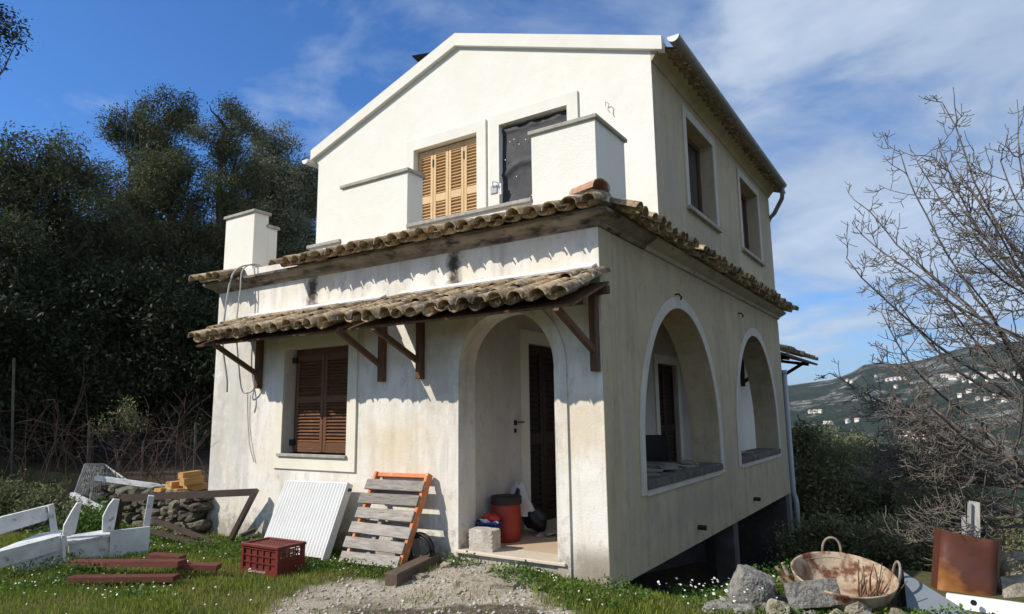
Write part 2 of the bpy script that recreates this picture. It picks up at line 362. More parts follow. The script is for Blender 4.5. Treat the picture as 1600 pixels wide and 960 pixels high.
plaster('plaster_front', (.79,.755,.70), (.73,.69,.625), (.40,.37,.32), (.66,.56,.40),
        [('x', -1.76, 3.0, .09, .30, (.07,.06,.05), 1.0), ('x', -1.72, 2.76, .28, .05, (.07,.065,.06), .9), ('x', -4.08, 2.98, .10, .27, (.09,.075,.06), 1.0), ('x', -4.10, 2.76, .22, .05, (.11,.1,.09), .8),
         ('x', -6.0, 1.0, .2, 1.0, (.33,.32,.30), .5), ('x', -.12, -.02, .22, .18, (.26,.22,.17), .8), ('x', -1.95, 1.9, .25, .5, (.50,.45,.38), .7), ('x', -.2, 1.3, .25, .3, (.60,.48,.32), .6), ('x', -2.6, 1.0, .5, .35, (.66,.54,.36), .6), ('x', -5.6, 1.6, .35, 1.2, (.46,.45,.42), .6)], .6, .75)
plaster('plaster_side_shaded', (.475,.40,.275), (.43,.36,.245), (.25,.22,.165), (.43,.35,.22), [('y', .55, 1.1, .12, .7, (.34,.33,.30), .5), ('y', 4.25, .6, .2, .6, (.36,.33,.27), .5), ('y', 7.9, 1.5, .25, 1.4, (.33,.31,.26), .5), ('y', 2.4, .25, 1.6, .18, (.32,.29,.23), .45)], .55)  # same cream paint, base darkened to carry the side wall's shade
plaster('plaster_upper_side_shaded', (.49,.42,.30), (.46,.39,.275), (.31,.265,.20), (.45,.37,.25), [('y', 2.2, 4.3, .35, .6, (.38,.37,.33), .5), ('y', 5.0, 3.9, .5, .35, (.28,.26,.21), .5), ('y', 3.6, 3.75, .7, .3, (.28,.26,.21), .5), ('y', 7.7, 4.6, .35, 1.0, (.31,.29,.24), .5)], .6)  # darker copy of the upper cream: the shade is put into the colour
plaster('cream', (.79,.765,.70), (.765,.74,.67), (.75,.725,.655), (.755,.715,.62), [('x', -5.2, 4.3, .5, .5, (.70,.67,.60), .35)], .4, 0, .3)
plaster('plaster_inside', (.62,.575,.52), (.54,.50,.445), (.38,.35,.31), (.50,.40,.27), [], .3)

# ------------------------------------------------------------------ ground
def g(x, y):
    x = np.asarray(x, dtype=float); y = np.asarray(y, dtype=float)
    z = -.20 + .12*np.exp(-((x+1.25)**2/.9 + (y+.1)**2/.5)) + .012*fbm(x*2.2, y*2.2, 3) + .02*fbm(x*.5, y*.5, 5, 2)*sm(8, 3, np.abs(x))
    z = z + (.52 + .02*np.maximum(0, -x-7) + .035*np.maximum(0, y))*sm(-.05, .2, y)*sm(-6.12, -6.3, x)*sm(300, 60, np.hypot(x, y))
    start = .12 + 2.2*sm(.6, 1.4, x)
    drop = np.where(y-start < 60, np.maximum(0, y-start)*.27, 16.2+np.maximum(0, y-start-60)*.30)
    z = z - np.minimum(drop, 125)*sm(0, 1, (x+3.5+.7*np.maximum(0, y-8))/(3.9+.2*np.maximum(0, y-8)))
    z = z - .35*sm(.35, .7, y)*sm(-6.0, -5.6, x)*sm(.05, -.3, x)*sm(9, 8.3, y)
    z = z + np.where(x < -12, .10*np.maximum(0, -x-12), 0)*sm(200, 60, np.hypot(x, y))
    z = z + (np.minimum(drop, 12)+1.1)*sm(2.5, 5.4, x-.10*(y-3))*sm(2.4, 5.5, y)*sm(45, 18, y)
    z = z - .06*np.maximum(0, x-5)*sm(-12, 0, y)*sm(3, 0, y)
    far = np.hypot(x, y)
    return np.where(far > 400, np.minimum(z, z*0-60*sm(400, 900, far)+z*(1-sm(400, 900, far))), z)
def axis(a, b, step, lo, hi, k=1.16):
    c = list(np.arange(a, b+1e-6, step)); s = step; v = c[-1]
    while v < hi: s *= k; v += s; c.append(v)
    s = step; v = c[0]; pre = []
    while v > lo: s *= k; v -= s; pre.append(v)
    return np.array(pre[::-1]+c)
xs = axis(-9.5, 4.2, .07, -5000, 5000); ys = axis(-3.6, 3.2, .07, -4000, 9000)
X, Y = np.meshgrid(xs, ys); Z = g(X, Y)
nx, ny = len(xs), len(ys); idx = np.arange(nx*ny).reshape(ny, nx)
quads = np.stack([idx[:-1,:-1], idx[:-1,1:], idx[1:,1:], idx[1:,:-1]], -1).reshape(-1, 4)
me = npmesh('ground', np.stack([X, Y, Z], -1).reshape(-1, 3), quads)
# the trodden pale patch in front of the porch, as measured on the ground
dirt_poly = [at(p[0], p[1], 'z', -.17) for p in ((395,985),(430,938),(520,902),(600,905),(690,878),(800,880),(815,905),(835,935),(905,975),(905,1100),(300,1100))]
soil_poly = [at(p[0], p[1], 'z', -.17) for p in ((540,956),(590,946),(640,948),(700,941),(760,944),(800,940),(840,950),(870,1000),(540,1000))]
def inside(px, py, poly):
    r = np.zeros(px.shape, bool); j = len(poly)-1
    for i in range(len(poly)):
        xi, yi, xj, yj = poly[i].x, poly[i].y, poly[j].x, poly[j].y
        r ^= ((yi > py) != (yj > py)) & (px < (xj-xi)*(py-yi)/(yj-yi+1e-12)+xi); j = i
    return r
def dirt_mask(x, y):
    jx = x + .22*fbm(x*2.2, y*2.2, 21, 5); jy = y + .22*fbm(x*2.2, y*2.2, 22, 5)
    return inside(jx, jy, dirt_poly)
dm = np.zeros(X.shape)
k = 4
base = dirt_mask(X, Y).astype(float)
for dx in range(-k, k+1):
    for dy in range(-k, k+1): dm += np.roll(np.roll(base, dx, 1), dy, 0)
dm /= (2*k+1)**2
sl = inside(X+.07*fbm(X*5, Y*5, 31), Y+.07*fbm(X*5, Y*5, 32), soil_poly).astype(float)
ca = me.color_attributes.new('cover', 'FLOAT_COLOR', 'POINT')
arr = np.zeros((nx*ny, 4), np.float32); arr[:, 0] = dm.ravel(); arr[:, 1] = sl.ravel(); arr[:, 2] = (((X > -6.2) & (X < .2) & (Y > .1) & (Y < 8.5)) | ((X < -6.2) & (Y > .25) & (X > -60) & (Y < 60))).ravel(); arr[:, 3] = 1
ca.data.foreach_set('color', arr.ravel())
m = bpy.data.materials.new('earth'); m.use_nodes = True; M['earth'] = m; t = m.node_tree; b = t.nodes['Principled BSDF']; n = t.nodes.new; l = t.links.new
b.inputs['Roughness'].default_value = .95; b.inputs['Specular IOR Level'].default_value = .15
ge = n('ShaderNodeNewGeometry'); at_ = n('ShaderNodeAttribute'); at_.attribute_name = 'cover'; spc = n('ShaderNodeSeparateColor'); l(at_.outputs['Color'], spc.inputs[0])
def enoise(s, det=6, ro=.65):
    x = n('ShaderNodeTexNoise'); l(ge.outputs['Position'], x.inputs['Vector']); x.inputs['Scale'].default_value = s; x.inputs['Detail'].default_value = det; x.inputs['Roughness'].default_value = ro; return x.outputs['Fac']
def emr(v, a, c, o0=0, o1=1):
    r = n('ShaderNodeMapRange'); l(v, r.inputs[0])
    for i, k_ in enumerate((a, c, o0, o1)): r.inputs[i+1].default_value = k_
    return r.outputs[0]
def emix(f, a, c):
    x = n('ShaderNodeMix'); x.data_type = 'RGBA'; l(f, x.inputs[0])
    for i, k_ in ((6, a), (7, c)):
        if isinstance(k_, tuple): x.inputs[i].default_value = (*k_, 1)
        else: l(k_, x.inputs[i])
    return x.outputs[2]
turf = emix(emr(enoise(1.3), .42, .62), (.06,.075,.02), (.115,.10,.045)); turf = emix(emr(enoise(5), .5, .68), turf, (.13,.105,.07))
pale = emix(emr(enoise(3), .38, .62), (.47,.42,.35), (.33,.28,.22)); pale = emix(emr(enoise(26, 4), .52, .66), pale, (.19,.165,.13)); pale = emix(emr(enoise(1.7), .56, .68), pale, (.14,.12,.07))
pale = emix(emr(enoise(9), .64, .7), pale, (.5,.47,.42))
ad = n('ShaderNodeMath'); ad.operation = 'MULTIPLY_ADD'; l(enoise(7), ad.inputs[0]); ad.inputs[1].default_value = .9; l(spc.outputs[0], ad.inputs[2])
c = emix(emr(ad.outputs[0], .78, 1.08), turf, pale)
c = emix(spc.outputs[1], c, emix(emr(enoise(14), .4, .65), (.085,.068,.05), (.16,.135,.10)))
c = emix(spc.outputs[2], c, emix(emr(enoise(6), .4, .65), (.045,.036,.026), (.08,.062,.042)))  # wood floor litter darkened in place of tree shade; same tone under the house
l(c, b.inputs['Base Color'])
bp = n('ShaderNodeBump'); bp.inputs['Strength'].default_value = .9; bp.inputs['Distance'].default_value = .03; l(enoise(22, 5), bp.inputs['Height']); l(bp.outputs[0], b.inputs['Normal'])
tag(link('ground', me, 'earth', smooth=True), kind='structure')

# ------------------------------------------------------------------ far hills
hx = np.array([-4000,-1500,-800,-361,-253,-200,-172,-135,-97,-40,-11,30,72,120,175,300,600,1500,4000.]); hz = np.array([30,60,50,67,78,95,112,116,110,118,126,137,145,149,154,175,190,150,90.])
def hill(x, y):
    prof = np.interp(x*2000/np.maximum(y, 500)*1.0, hx, hz)
    f = sm(500, 2000, y)**.9
    z = -110 + (prof*1.0+110)*f
    amp = 11*np.clip(f*(1-f)*4, 0, 1)+1.2
    z = z + amp*(fbm(x/130, y/170, 41, 5)) - np.abs(fbm(x/60, y/90, 44, 3))*amp*.5
    return np.where(y > 2000, z - (y-2000)*.12, z)
hxs = np.concatenate([np.arange(-2400, -700, 60), np.arange(-700, 500, 9), np.arange(500, 2200, 60)]); hys = np.concatenate([np.arange(420, 1000, 22), np.arange(1000, 2100, 12), np.arange(2100, 3200, 100)])
X2, Y2 = np.meshgrid(hxs, hys); Z2 = hill(X2, Y2); i2 = np.arange(X2.size).reshape(X2.shape)
me = npmesh('hills', np.stack([X2, Y2, Z2], -1).reshape(-1, 3), np.stack([i2[:-1,:-1], i2[:-1,1:], i2[1:,1:], i2[1:,:-1]], -1).reshape(-1, 4))
m = bpy.data.materials.new('hill_scrub'); m.use_nodes = True; M['hill_scrub'] = m; t = m.node_tree; b = t.nodes['Principled BSDF']; n = t.nodes.new; l = t.links.new
b.inputs['Roughness'].default_value = 1; b.inputs['Specular IOR Level'].default_value = 0; ge = n('ShaderNodeNewGeometry')
c = emix(emr(enoise(.012, 6), .4, .62), (.018,.033,.019), (.036,.048,.028)); c = emix(emr(enoise(.06, 6, .8), .5, .62), c, (.010,.016,.010))
c = emix(emr(enoise(.007, 6, .75), .53, .60), c, emix(emr(enoise(.05, 6, .85), .47, .56), (.05,.058,.034), (.36,.33,.30)))
l(c, b.inputs['Base Color']); bp = n('ShaderNodeBump'); bp.inputs['Strength'].default_value = 1; bp.inputs['Distance'].default_value = 10; l(enoise(.05, 6, .8), bp.inputs['Height']); l(bp.outputs[0], b.inputs['Normal'])
tag(link('hills', me, 'hill_scrub', smooth=True), kind='structure')
def hill_hit(px, py):
    d = ray(px, py); d = d/d.y; lo = None
    for yy in np.arange(500, 2050, 6):
        p = CAM + d*(yy-CAM.y)
        if p.z < float(hill(np.array(p.x), np.array(yy))): return Vector((p.x, yy, float(hill(np.array(p.x), np.array(yy)))))
    return None
def far_house(p, w, dpt, h, rz, label):
    e = empty('far_house', p, (0,0,rz)); tag(e, label, 'house', 'white houses dotted over the far hillside')
    MB().box(-w/2, w/2, -dpt/2, dpt/2, -4, h).build('wall', 'far_wall', e)
    r = MB(); o = .6
    r.add([(-w/2-o,-dpt/2-o,h),(w/2+o,-dpt/2-o,h),(w/2+o,dpt/2+o,h),(-w/2-o,dpt/2+o,h),(-w/2-o,0,h+2.4),(w/2+o,0,h+2.4)], [(0,1,5,4),(2,3,4,5),(0,4,3),(1,2,5),(3,2,1,0)]); r.build('roof', 'far_roof', e)
    return e
spots = [(1474+5.5*i+random.uniform(-3,3), 595-i*.25+random.uniform(-6,6), 'village house among the pale row of roofs behind the bare tree') for i in range(25)]
spots += [(1386+7*i, 596-i*.5, 'white house in the short bright row on the far hill') for i in range(5)]
spots += [(1324,597,'lone white house high on the far slope near the ridge'), (1331,599,'lone white house high on the far slope near the ridge'), (1369,590,'small white house just under the far ridge'), (1400,608,'small white house below the bright row on the far hill')]
spots += [(1266+8*i, 646, 'white house low on the far slope beside the house corner') for i in range(3)] + [(1290,664,'low white house just above the olive tops'), (1298,664,'low white house just above the olive tops'), (1325,662,'small house just above the olive tops'), (1340,660,'small house just above the olive tops')]
spots += [(1408+9*i, 682+2*i+random.uniform(-2,2), 'white house of the cluster in the valley left of bare tree') for i in range(5)]
spots += [(1500+14*i, 622+random.uniform(-9,9), 'scattered white house below the village behind bare branches') for i in range(6)]
for px, py, lb in spots:
    p = hill_hit(px, py)
    if p: far_house(p, random.uniform(4,7.5), random.uniform(4,6), random.uniform(2.5,4.2), random.uniform(-1.2,1.2), lb)

# ------------------------------------------------------------------ the house
W, D, SB = 6.1, 8.24, 1.70            # width, depth, set-back of the upper storey
ZC, ZS = 3.19, -.183                  # underside of cornice, underside of the side beam
house = empty('house', (0,0,0)); tag(house, 'two-storey cream stuccoed house with tiled canopy, arched porch and gabled roof', 'house')
def arch_z(o, u):
    if not o.get('arch'): return o['z1']
    c = (o['u0']+o['u1'])/2; a = (o['u1']-o['u0'])/2; q = max(0, 1-((u-c)/a)**2); return o['z1']-o['arch']+o['arch']*math.sqrt(q)
def wall(mb, mp_, u0, u1, z0, z1, t, ops=(), end0=True, end1=True, top=True, bottom=True):
    """a wall of thickness t with openings; mp_(u, z, depth) places it; z1 may be a function of u"""
    zt = z1 if callable(z1) else (lambda u: z1)
    cuts = {u0, u1}
    if callable(z1): cuts.add((u0+u1)/2)
    for o in ops:
        cuts |= {o['u0'], o['u1']}
        if o.get('arch'):
            c = (o['u0']+o['u1'])/2; a = (o['u1']-o['u0'])/2
            for i in range(1, 24): cuts.add(c - a*math.cos(math.pi*i/24))
    cuts = sorted(cuts)
    def q(a, b, c_, d): mb.add([a, b, c_, d], [(0,1,2,3)])
    for a, b in zip(cuts, cuts[1:]):
        mid = (a+b)/2; hit = [o for o in ops if o['u0'] < mid < o['u1']]
        lo = [(z0, z0, zt(a), zt(b))]
        if hit:
            o = hit[0]; lo = []
            if o['z0'] > z0+1e-6: lo.append((z0, z0, o['z0'], o['z0']))
            lo.append((arch_z(o, a), arch_z(o, b), zt(a), zt(b)))
            ha, hb = arch_z(o, a), arch_z(o, b); q(mp_(a,ha,0), mp_(b,hb,0), mp_(b,hb,t), mp_(a,ha,t))
            if o['z0'] > z0+1e-6: q(mp_(a,o['z0'],0), mp_(b,o['z0'],0), mp_(b,o['z0'],t), mp_(a,o['z0'],t))
        for (za, zb, ya, yb) in lo:
            q(mp_(a,za,0), mp_(b,zb,0), mp_(b,yb,0), mp_(a,ya,0)); q(mp_(b,zb,t), mp_(a,za,t), mp_(a,ya,t), mp_(b,yb,t))
        if top: q(mp_(a,zt(a),0), mp_(b,zt(b),0), mp_(b,zt(b),t), mp_(a,zt(a),t))
        if bottom and not (hit and hit[0]['z0'] <= z0+1e-6): q(mp_(a,z0,0), mp_(b,z0,0), mp_(b,z0,t), mp_(a,z0,t))
    for o in ops:
        for u in (o['u0'], o['u1']):
            h = o['z1']-(o.get('arch') or 0); q(mp_(u,o['z0'],0), mp_(u,h,0), mp_(u,h,t), mp_(u,o['z0'],t))
    if end0: q(mp_(u0,z0,0), mp_(u0,zt(u0),0), mp_(u0,zt(u0),t), mp_(u0,z0,t))
    if end1: q(mp_(u1,z0,0), mp_(u1,zt(u1),0), mp_(u1,zt(u1),t), mp_(u1,z0,t))
    return mb
front = lambda y0: (lambda u, z, dd: (u, y0+dd, z))
side = lambda x0: (lambda u, z, dd: (x0-dd, u, z))
DOOR = dict(u0=-1.68, u1=-.51, z0=.0, z1=2.44, arch=.585); WIN = dict(u0=-4.545, u1=-3.36, z0=.925, z1=2.26)
A1 = dict(u0=.95, u1=3.67, z0=.68, z1=2.65, arch=1.62); A2 = dict(u0=4.73, u1=7.46, z0=.68, z1=2.65, arch=1.62)
wall(MB(), front(0), -W, -.40, -.45, 3.45, .28, [dict(DOOR, z0=-.02), WIN], end1=False).build('front_wall', 'plaster_front', house)
# the corner pier closes the front wall, so both walls meet without overlapping
wall(MB(), front(0), -.40, 0, -.45, 3.45, .28, end0=False).build('corner_pier', 'plaster_front', house)
wall(MB(), side(0), .28, D, ZS, 3.45, .40, [A1, A2]).build('side_wall', 'plaster_side_shaded', house)
# thin skin, cream darkened to the painted-in side shade, on the side face of the corner pier
MB().box(.001, .004, .002, .28, -.45, 3.19).build('corner_render', 'plaster_side_shaded', house)
wall(MB(), lambda u, z, dd: (-W+dd, u, z), .28, D, -.3, 3.45, .28).build('left_wall', 'plaster_front', house)
wall(MB(), lambda u, z, dd: (u, D-.28+dd, z), -W+.28, -.40, ZS, 3.45, .278, [dict(u0=-1.45, u1=-.46, z0=0, z1=2.6, arch=.4)], end0=False, end1=False).build('rear_wall', 'plaster_side_shaded', house)
IN1 = dict(u0=1.44, u1=2.42, z0=.02, z1=2.27); IN2 = dict(u0=5.95, u1=7.0, z0=.02, z1=2.27)
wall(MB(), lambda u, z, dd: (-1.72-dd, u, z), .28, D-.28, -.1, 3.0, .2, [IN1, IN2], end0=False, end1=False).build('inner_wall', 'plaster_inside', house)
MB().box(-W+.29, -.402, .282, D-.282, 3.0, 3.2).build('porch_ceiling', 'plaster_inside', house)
MB().box(-1.92, -.402, .282, D-.282, -.18, .018).build('porch_floor', 'porch_tile', house)
MB().bev(-1.70, -.42, -.05, .281, -.012, .02, .006).build('porch_step', 'porch_slab', house)
for (y0, y1) in ((4.2, 4.45), (7.9, 8.2)):
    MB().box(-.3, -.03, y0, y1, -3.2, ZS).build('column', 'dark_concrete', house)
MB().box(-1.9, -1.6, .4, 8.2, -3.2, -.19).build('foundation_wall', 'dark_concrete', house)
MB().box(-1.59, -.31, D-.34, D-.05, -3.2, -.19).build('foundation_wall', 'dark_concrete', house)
# arch and window surrounds
def ring(mb, mp_, inner, outer, d0, d1):
    n_ = len(inner)
    for i in range(n_-1):
        a, b, c_, d = inner[i], inner[i+1], outer[i+1], outer[i]
        V = [mp_(*p, dd) for dd in (d0, d1) for p in (a, b, c_, d)]
        mb.add(V, [(0,1,2,3), (7,6,5,4), (0,4,5,1), (2,6,7,3)] + ([(0,3,7,4)] if i == 0 else []) + ([(1,5,6,2)] if i == n_-2 else []))
    return mb
def arch_pts(o, off, n_=28, foot=None):
    c = (o['u0']+o['u1'])/2; a = (o['u1']-o['u0'])/2+off; bz = o['arch']+off; zs = o['z1']-o['arch']; z0 = o['z0'] if foot is None else foot
    return [(c-a, z0)] + [(c - a*math.cos(math.pi*i/n_), zs+bz*math.sin(math.pi*i/n_)) for i in range(n_+1)] + [(c+a, z0)]
ring(MB(), front(0), arch_pts(DOOR, 0, foot=-.2), arch_pts(DOOR, .135, foot=-.2), -.022, -.001).build('door_arch_surround', 'plaster_front', house)
for A in (A1, A2):
    ring(MB(), side(0), arch_pts(A, 0, foot=.55), arch_pts(A, .14, foot=.55), -.014, -.001).build('arch_surround', 'arch_band', house)
    s_ = MB().bev(-.41, .035, A['u0']-.0, A['u1']+.0, .60, .685, .006).build('arch_sill', 'dirty_sill', house)
    MB().box(.001, .016, A['u0']+.002, A['u1']-.002, .535, .598).build('sill_band', 'arch_band', s_)
def rect_ring(u0, u1, z0, z1, o, ob=None):
    ob = o if ob is None else ob
    return [(u0,z0),(u0,z1),(u1,z1),(u1,z0),(u0,z0)], [(u0-o,z0-ob),(u0-o,z1+o),(u1+o,z1+o),(u1+o,z0-ob),(u0-o,z0-ob)]
def surround(mp_, u0, u1, z0, z1, o, m, d0=-.025, ob=None, name='window_surround'):
    a, b_ = rect_ring(u0, u1, z0, z1, o, ob); return ring(MB(), mp_, a, b_, d0, -.001).build(name, m, house)
surround(front(0), WIN['u0'], WIN['u1'], WIN['z0'], WIN['z1'], .15, 'window_frame_paint', ob=.19)
# louvred shutters: leaf > slats, hinges
slat_meshes = {}
def leaf(parent, w, h, m, loc, rz=0, panels=((.08,.46),(.54,.94)), stile=.055, pitch=.045, th=.035, name='shutter_leaf'):
    f = MB(); f.bev(0, stile, -th/2, th/2, 0, h, .004); f.bev(w-stile, w, -th/2, th/2, 0, h, .004)
    zs = [0]
    for a, b_ in panels: zs += [a*h, b_*h]
    zs.append(h)
    for i in range(0, len(zs), 2): f.box(stile+.0005, w-stile-.0005, -th/2+.003, th/2-.003, zs[i], zs[i+1])
    f.box(stile+.001, w-stile-.001, th/2-.006, th/2-.004, .02, h-.02)
    o = f.build(name, m, parent, loc=loc, rot=(0,0,rz))
    key = (round(w, 3), m)
    if key not in slat_meshes:
        s_ = MB().box(stile, w-stile, -.026, .020, -.004, .004); me_ = bpy.data.meshes.new('slat'); me_.from_pydata(s_.v, [], s_.f); me_.materials.append(M[m]); slat_meshes[key] = me_
    for a, b_ in panels:
        k = int((b_-a)*h/pitch)
        for i in range(k):
            link('slat', slat_meshes[key], None, o, loc=(0, 0, a*h+(i+.5)*(b_-a)*h/k), rot=(R(38),0,0))
    return o
# ground floor window: two brown leaves set deep in the reveal
wn = MB(); wn.box(-4.545, -4.49, .17, .23, .93, 2.255); wn.box(-3.415, -3.36, .17, .23, .93, 2.255); wn.box(-4.489, -3.416, .17, .23, 2.19, 2.255)
wn = wn.build('ground_window', 'shutter_brown', house)
MB().box(-4.489, -3.416, .21, .22, .93, 2.19).build('pane', 'glass_dark', wn)
for x in (-4.487, -3.948): leaf(house, .53, 1.25, 'shutter_brown', (x, .15, .935), panels=((.10,.50),(.56,.93)), pitch=.04)
for z in (1.02, 2.08): MB().box(-4.545, -4.46, .10, .145, z, z+.07).build('hinge', 'black_iron', house)
MB().bev(-4.60, -3.34, -.055, .16, .885, .925, .005).build('window_sill', 'cap_stone', house)
# inner doors behind the porch
for o, nm in ((IN1, 'front_door'), (IN2, 'porch_door')):
    a, b_ = rect_ring(o['u0'], o['u1'], o['z0'], o['z1'], .16)
    ring(MB(), lambda u, z, dd: (-1.72-dd, u, z), a[:4], [(p[0], max(p[1], .02)) for p in b_[:4]], -.03, -.001).build('door_surround', 'window_frame_paint', house)
    dr = MB().box(-1.86, -1.83, o['u0'], o['u1'], .02, 2.27).build(nm, 'door_brown', house)
    hw = (o['u1']-o['u0'])/2
    for kx in range(2):
        leaf(dr, hw-.01, 2.22, 'door_brown', (-1.80, o['u0']+.005+kx*hw, .03), R(90), panels=((.06,.44),(.5,.95)), pitch=.07, stile=.07)
hd = MB(); hd.bev(-1.72, -1.705, 1.12, 1.17, 1.25, 1.31, .003); hd.beam((-1.70,1.15,1.285), (-1.655,1.15,1.285), .016, .016); hd.beam((-1.66,1.145,1.285), (-1.66,1.26,1.285), .016, .018); hd.bev(-1.72, -1.705, 1.125, 1.165, 1.16, 1.21, .003)
hd.build('door_handle', 'black_iron', house)

# ---- cornice and terrace
def sweep(mb, prof, path, normals):
    """closed profile [(out, z)] along a plan polyline with mitred corners"""
    offs = [normals[0]] + [(normals[i][0]+normals[i+1][0], normals[i][1]+normals[i+1][1]) for i in range(len(normals)-1)] + [normals[-1]]
    k = len(prof); V = [(p[0]+o[0]*q[0], p[1]+o[1]*q[0], q[1]) for p, o in zip(path, offs) for q in prof]
    F = [(i*k+j, i*k+(j+1) % k, (i+1)*k+(j+1) % k, (i+1)*k+j) for i in range(len(path)-1) for j in range(k)]
    F += [tuple(range(k-1, -1, -1)), tuple((len(path)-1)*k+j for j in range(k))]; return mb.add(V, F)
prof = [(.003,3.17),(.03,3.175),(.045,3.20),(.05,3.215),(.10,3.235),(.15,3.262),(.165,3.275),(.17,3.305),(.003,3.36)]
cor = sweep(MB(), prof, [(-W,D),(-W,0),(0,0),(0,1.15)], [(-1,0),(0,-1),(1,0)]).build('cornice', 'cornice_dirty', house)
cor2 = sweep(MB(), prof, [(0,1.152),(0,D)], [(1,0)]).build('cornice', 'cornice_side', house)
MB().box(-W+.3, -.1, .25, SB, 3.38, 3.42).build('terrace_floor', 'concrete', house)
PZ = 3.63
par = MB(); par.box(-2.53, -.79, .09, .24, 3.40, PZ-.04); par.build('parapet', 'cream', house)
MB().bev(-2.53, -.785, .055, .275, PZ-.04, PZ+.005, .006).build('parapet_cap', 'cap_stone', house)
MB().box(-4.27, -3.66, .09, .24, 3.40, PZ-.04).build('parapet', 'cream', house); MB().bev(-4.30, -3.665, .055, .275, PZ-.04, PZ+.005, .006).build('parapet_cap', 'cap_stone', house)
MB().box(-.17, -.03, .82, SB, 3.30, PZ-.04).build('parapet', 'plaster_upper_side_shaded', house); MB().bev(-.20, .005, .825, SB-.002, PZ-.04, PZ+.005, .006).build('parapet_cap', 'cap_stone', house)
def pier(x0, x1, y0, y1, z1, cap=True):
    p = MB().box(x0, x1, y0, y1, 3.36, z1).build('parapet_pier', 'cream', house)
    if cap: MB().bev(x0-.03, x1+.03, y0-.03, y1+.03, z1, z1+.045, .006).build('pier_cap', 'cap_stone', p)
pier(-.78, -.03, .08, .81, 4.32); pier(-3.655, -2.535, .08, .36, 4.30); pier(-6.16, -5.48, .08, .32, 4.32); pier(-6.16, -5.48, .322, .48, 4.14)

# ---- upper storey
SLOPE = (6.90-5.86)/3.02
ztop = lambda u: 5.86 + SLOPE*(3.03-abs(u+3.03))
UX0, UX1 = -6.06, 0.0
U1 = dict(u0=-3.86, u1=-2.66, z0=3.46, z1=5.42); U2 = dict(u0=-2.27, u1=-1.18, z0=3.46, z1=5.43)
wall(MB(), front(SB), UX0, UX1, 3.3, ztop, .26, [U1, U2], end0=False, end1=False).build('gable_wall', 'cream', house)
S1 = dict(u0=2.93, u1=4.2, z0=4.12, z1=5.44); S2 = dict(u0=5.8, u1=7.1, z0=4.12, z1=5.44)
wall(MB(), side(0), SB+.003, D, 3.36, 5.86, .28, [S1, S2], end1=False).build('upper_side_wall', 'plaster_upper_side_shaded', house)
wall(MB(), lambda u, z, dd: (UX0+dd, u, z), SB+.003, D, 3.3, 5.86, .28, end1=False).build('upper_left_wall', 'cream', house)
wall(MB(), front(D-.26), UX0+.28, UX1-.28, 3.3, ztop, .26, end0=False, end1=False, bottom=False).build('rear_gable_wall', 'cream', house)
for U, z0 in ((U1, 3.46), (U2, 3.46)):
    a, b_ = rect_ring(U['u0'], U['u1'], z0, U['z1'], .16); ring(MB(), front(SB), a[:4], [(p[0], max(p[1], z0)) for p in b_[:4]], -.028, -.001).build('window_surround', 'white_trim', house)
lw = (1.20-.03)/4
for k in range(4): leaf(house, lw-.006, 1.90, 'shutter_yellow', (-3.845+k*lw, SB+.10, 3.50), panels=((.06,.56),(.62,.95)), stile=.05, pitch=.048)
for k in (1, 3):
    for z in (3.75, 5.12): MB().box(-3.845+k*lw-.012, -3.845+k*lw+.006, SB+.07, SB+.083, z, z+.12).build('hinge', 'black_iron', house)
MB().box(-3.86, -2.66, SB+.16, SB+.18, 3.46, 5.42).build('door_back', 'door_brown', house)
# black plastic sheet over the second opening, sagging in folds
nxp, nzp = 24, 44; V = []
for j in range(nzp+1):
    for i in range(nxp+1):
        u = -2.27+1.09*i/nxp; z = 3.46+1.95*j/nzp
        yy = SB+.06 + .009*math.sin(z*9+u*5)*math.sin(u*7+1) + .007*math.sin(u*17+z*3) + (.03*math.exp(-((z-4.98-.10*u-.05*math.sin(u*9))/.03)**2))*-1.2 + (-.028*math.exp(-((z-5.36-.02*math.sin(u*14))/.02)**2))
        V.append((u, yy, z if j < nzp else z-.03+.02*math.sin(u*13)))
F = [(j*(nxp+1)+i, j*(nxp+1)+i+1, (j+1)*(nxp+1)+i+1, (j+1)*(nxp+1)+i) for j in range(nzp) for i in range(nxp)]
bs = MB().add(V, F).build('plastic_sheet', 'black_sheet', house, smooth=True)
MB().box(-2.27, -1.18, SB+.14, SB+.16, 3.46, 5.43).build('door_back', 'black_sheet', house)
sp_ = MB()
for (u, z) in ((-2.12,5.15),(-2.05,5.17),(-1.97,5.08),(-1.86,5.12),(-2.02,4.62),(-2.10,4.25),(-1.78,4.30),(-1.5,5.2),(-2.2,4.9)):
    sp_.box(u, u+.012, SB+.018, SB+.022, z, z+.012)
sp_.build('paint_fleck', 'white_print', bs)
def small_window(S):
    surround(side(0), S['u0'], S['u1'], S['z0'], S['z1'], .13, 'arch_band', d0=-.02, ob=.02)
    fr = MB(); x0, x1 = -.25, -.19; u0, u1, z0, z1 = S['u0'], S['u1'], S['z0']+.02, S['z1']; mid = u0+.80*(u1-u0)
    for a, b_ in ((u0, u0+.07), ((u0+u1)/2-.05, (u0+u1)/2+.05), (u1-.07, u1)): fr.box(x0, x1, a, b_, z0, z1)
    for a, b_ in ((u0+.0705, (u0+u1)/2-.0505), ((u0+u1)/2+.0505, u1-.0705)):
        fr.box(x0+.002, x1-.002, a, b_, z0, z0+.07); fr.box(x0+.002, x1-.002, a, b_, z1-.07, z1)
    f = fr.build('side_window', 'frame_wood', house)
    for a, b_ in ((u0+.0705, (u0+u1)/2-.0505), ((u0+u1)/2+.0505, u1-.0705)): MB().box(-.225, -.215, a, b_, z0+.07, z1-.07).build('pane', 'glass_dark', f)
    MB().bev(-.19, .06, u0-.12, u1+.12, S['z0']-.05, S['z0']+.012, .006).build('window_sill', 'cap_stone', house)
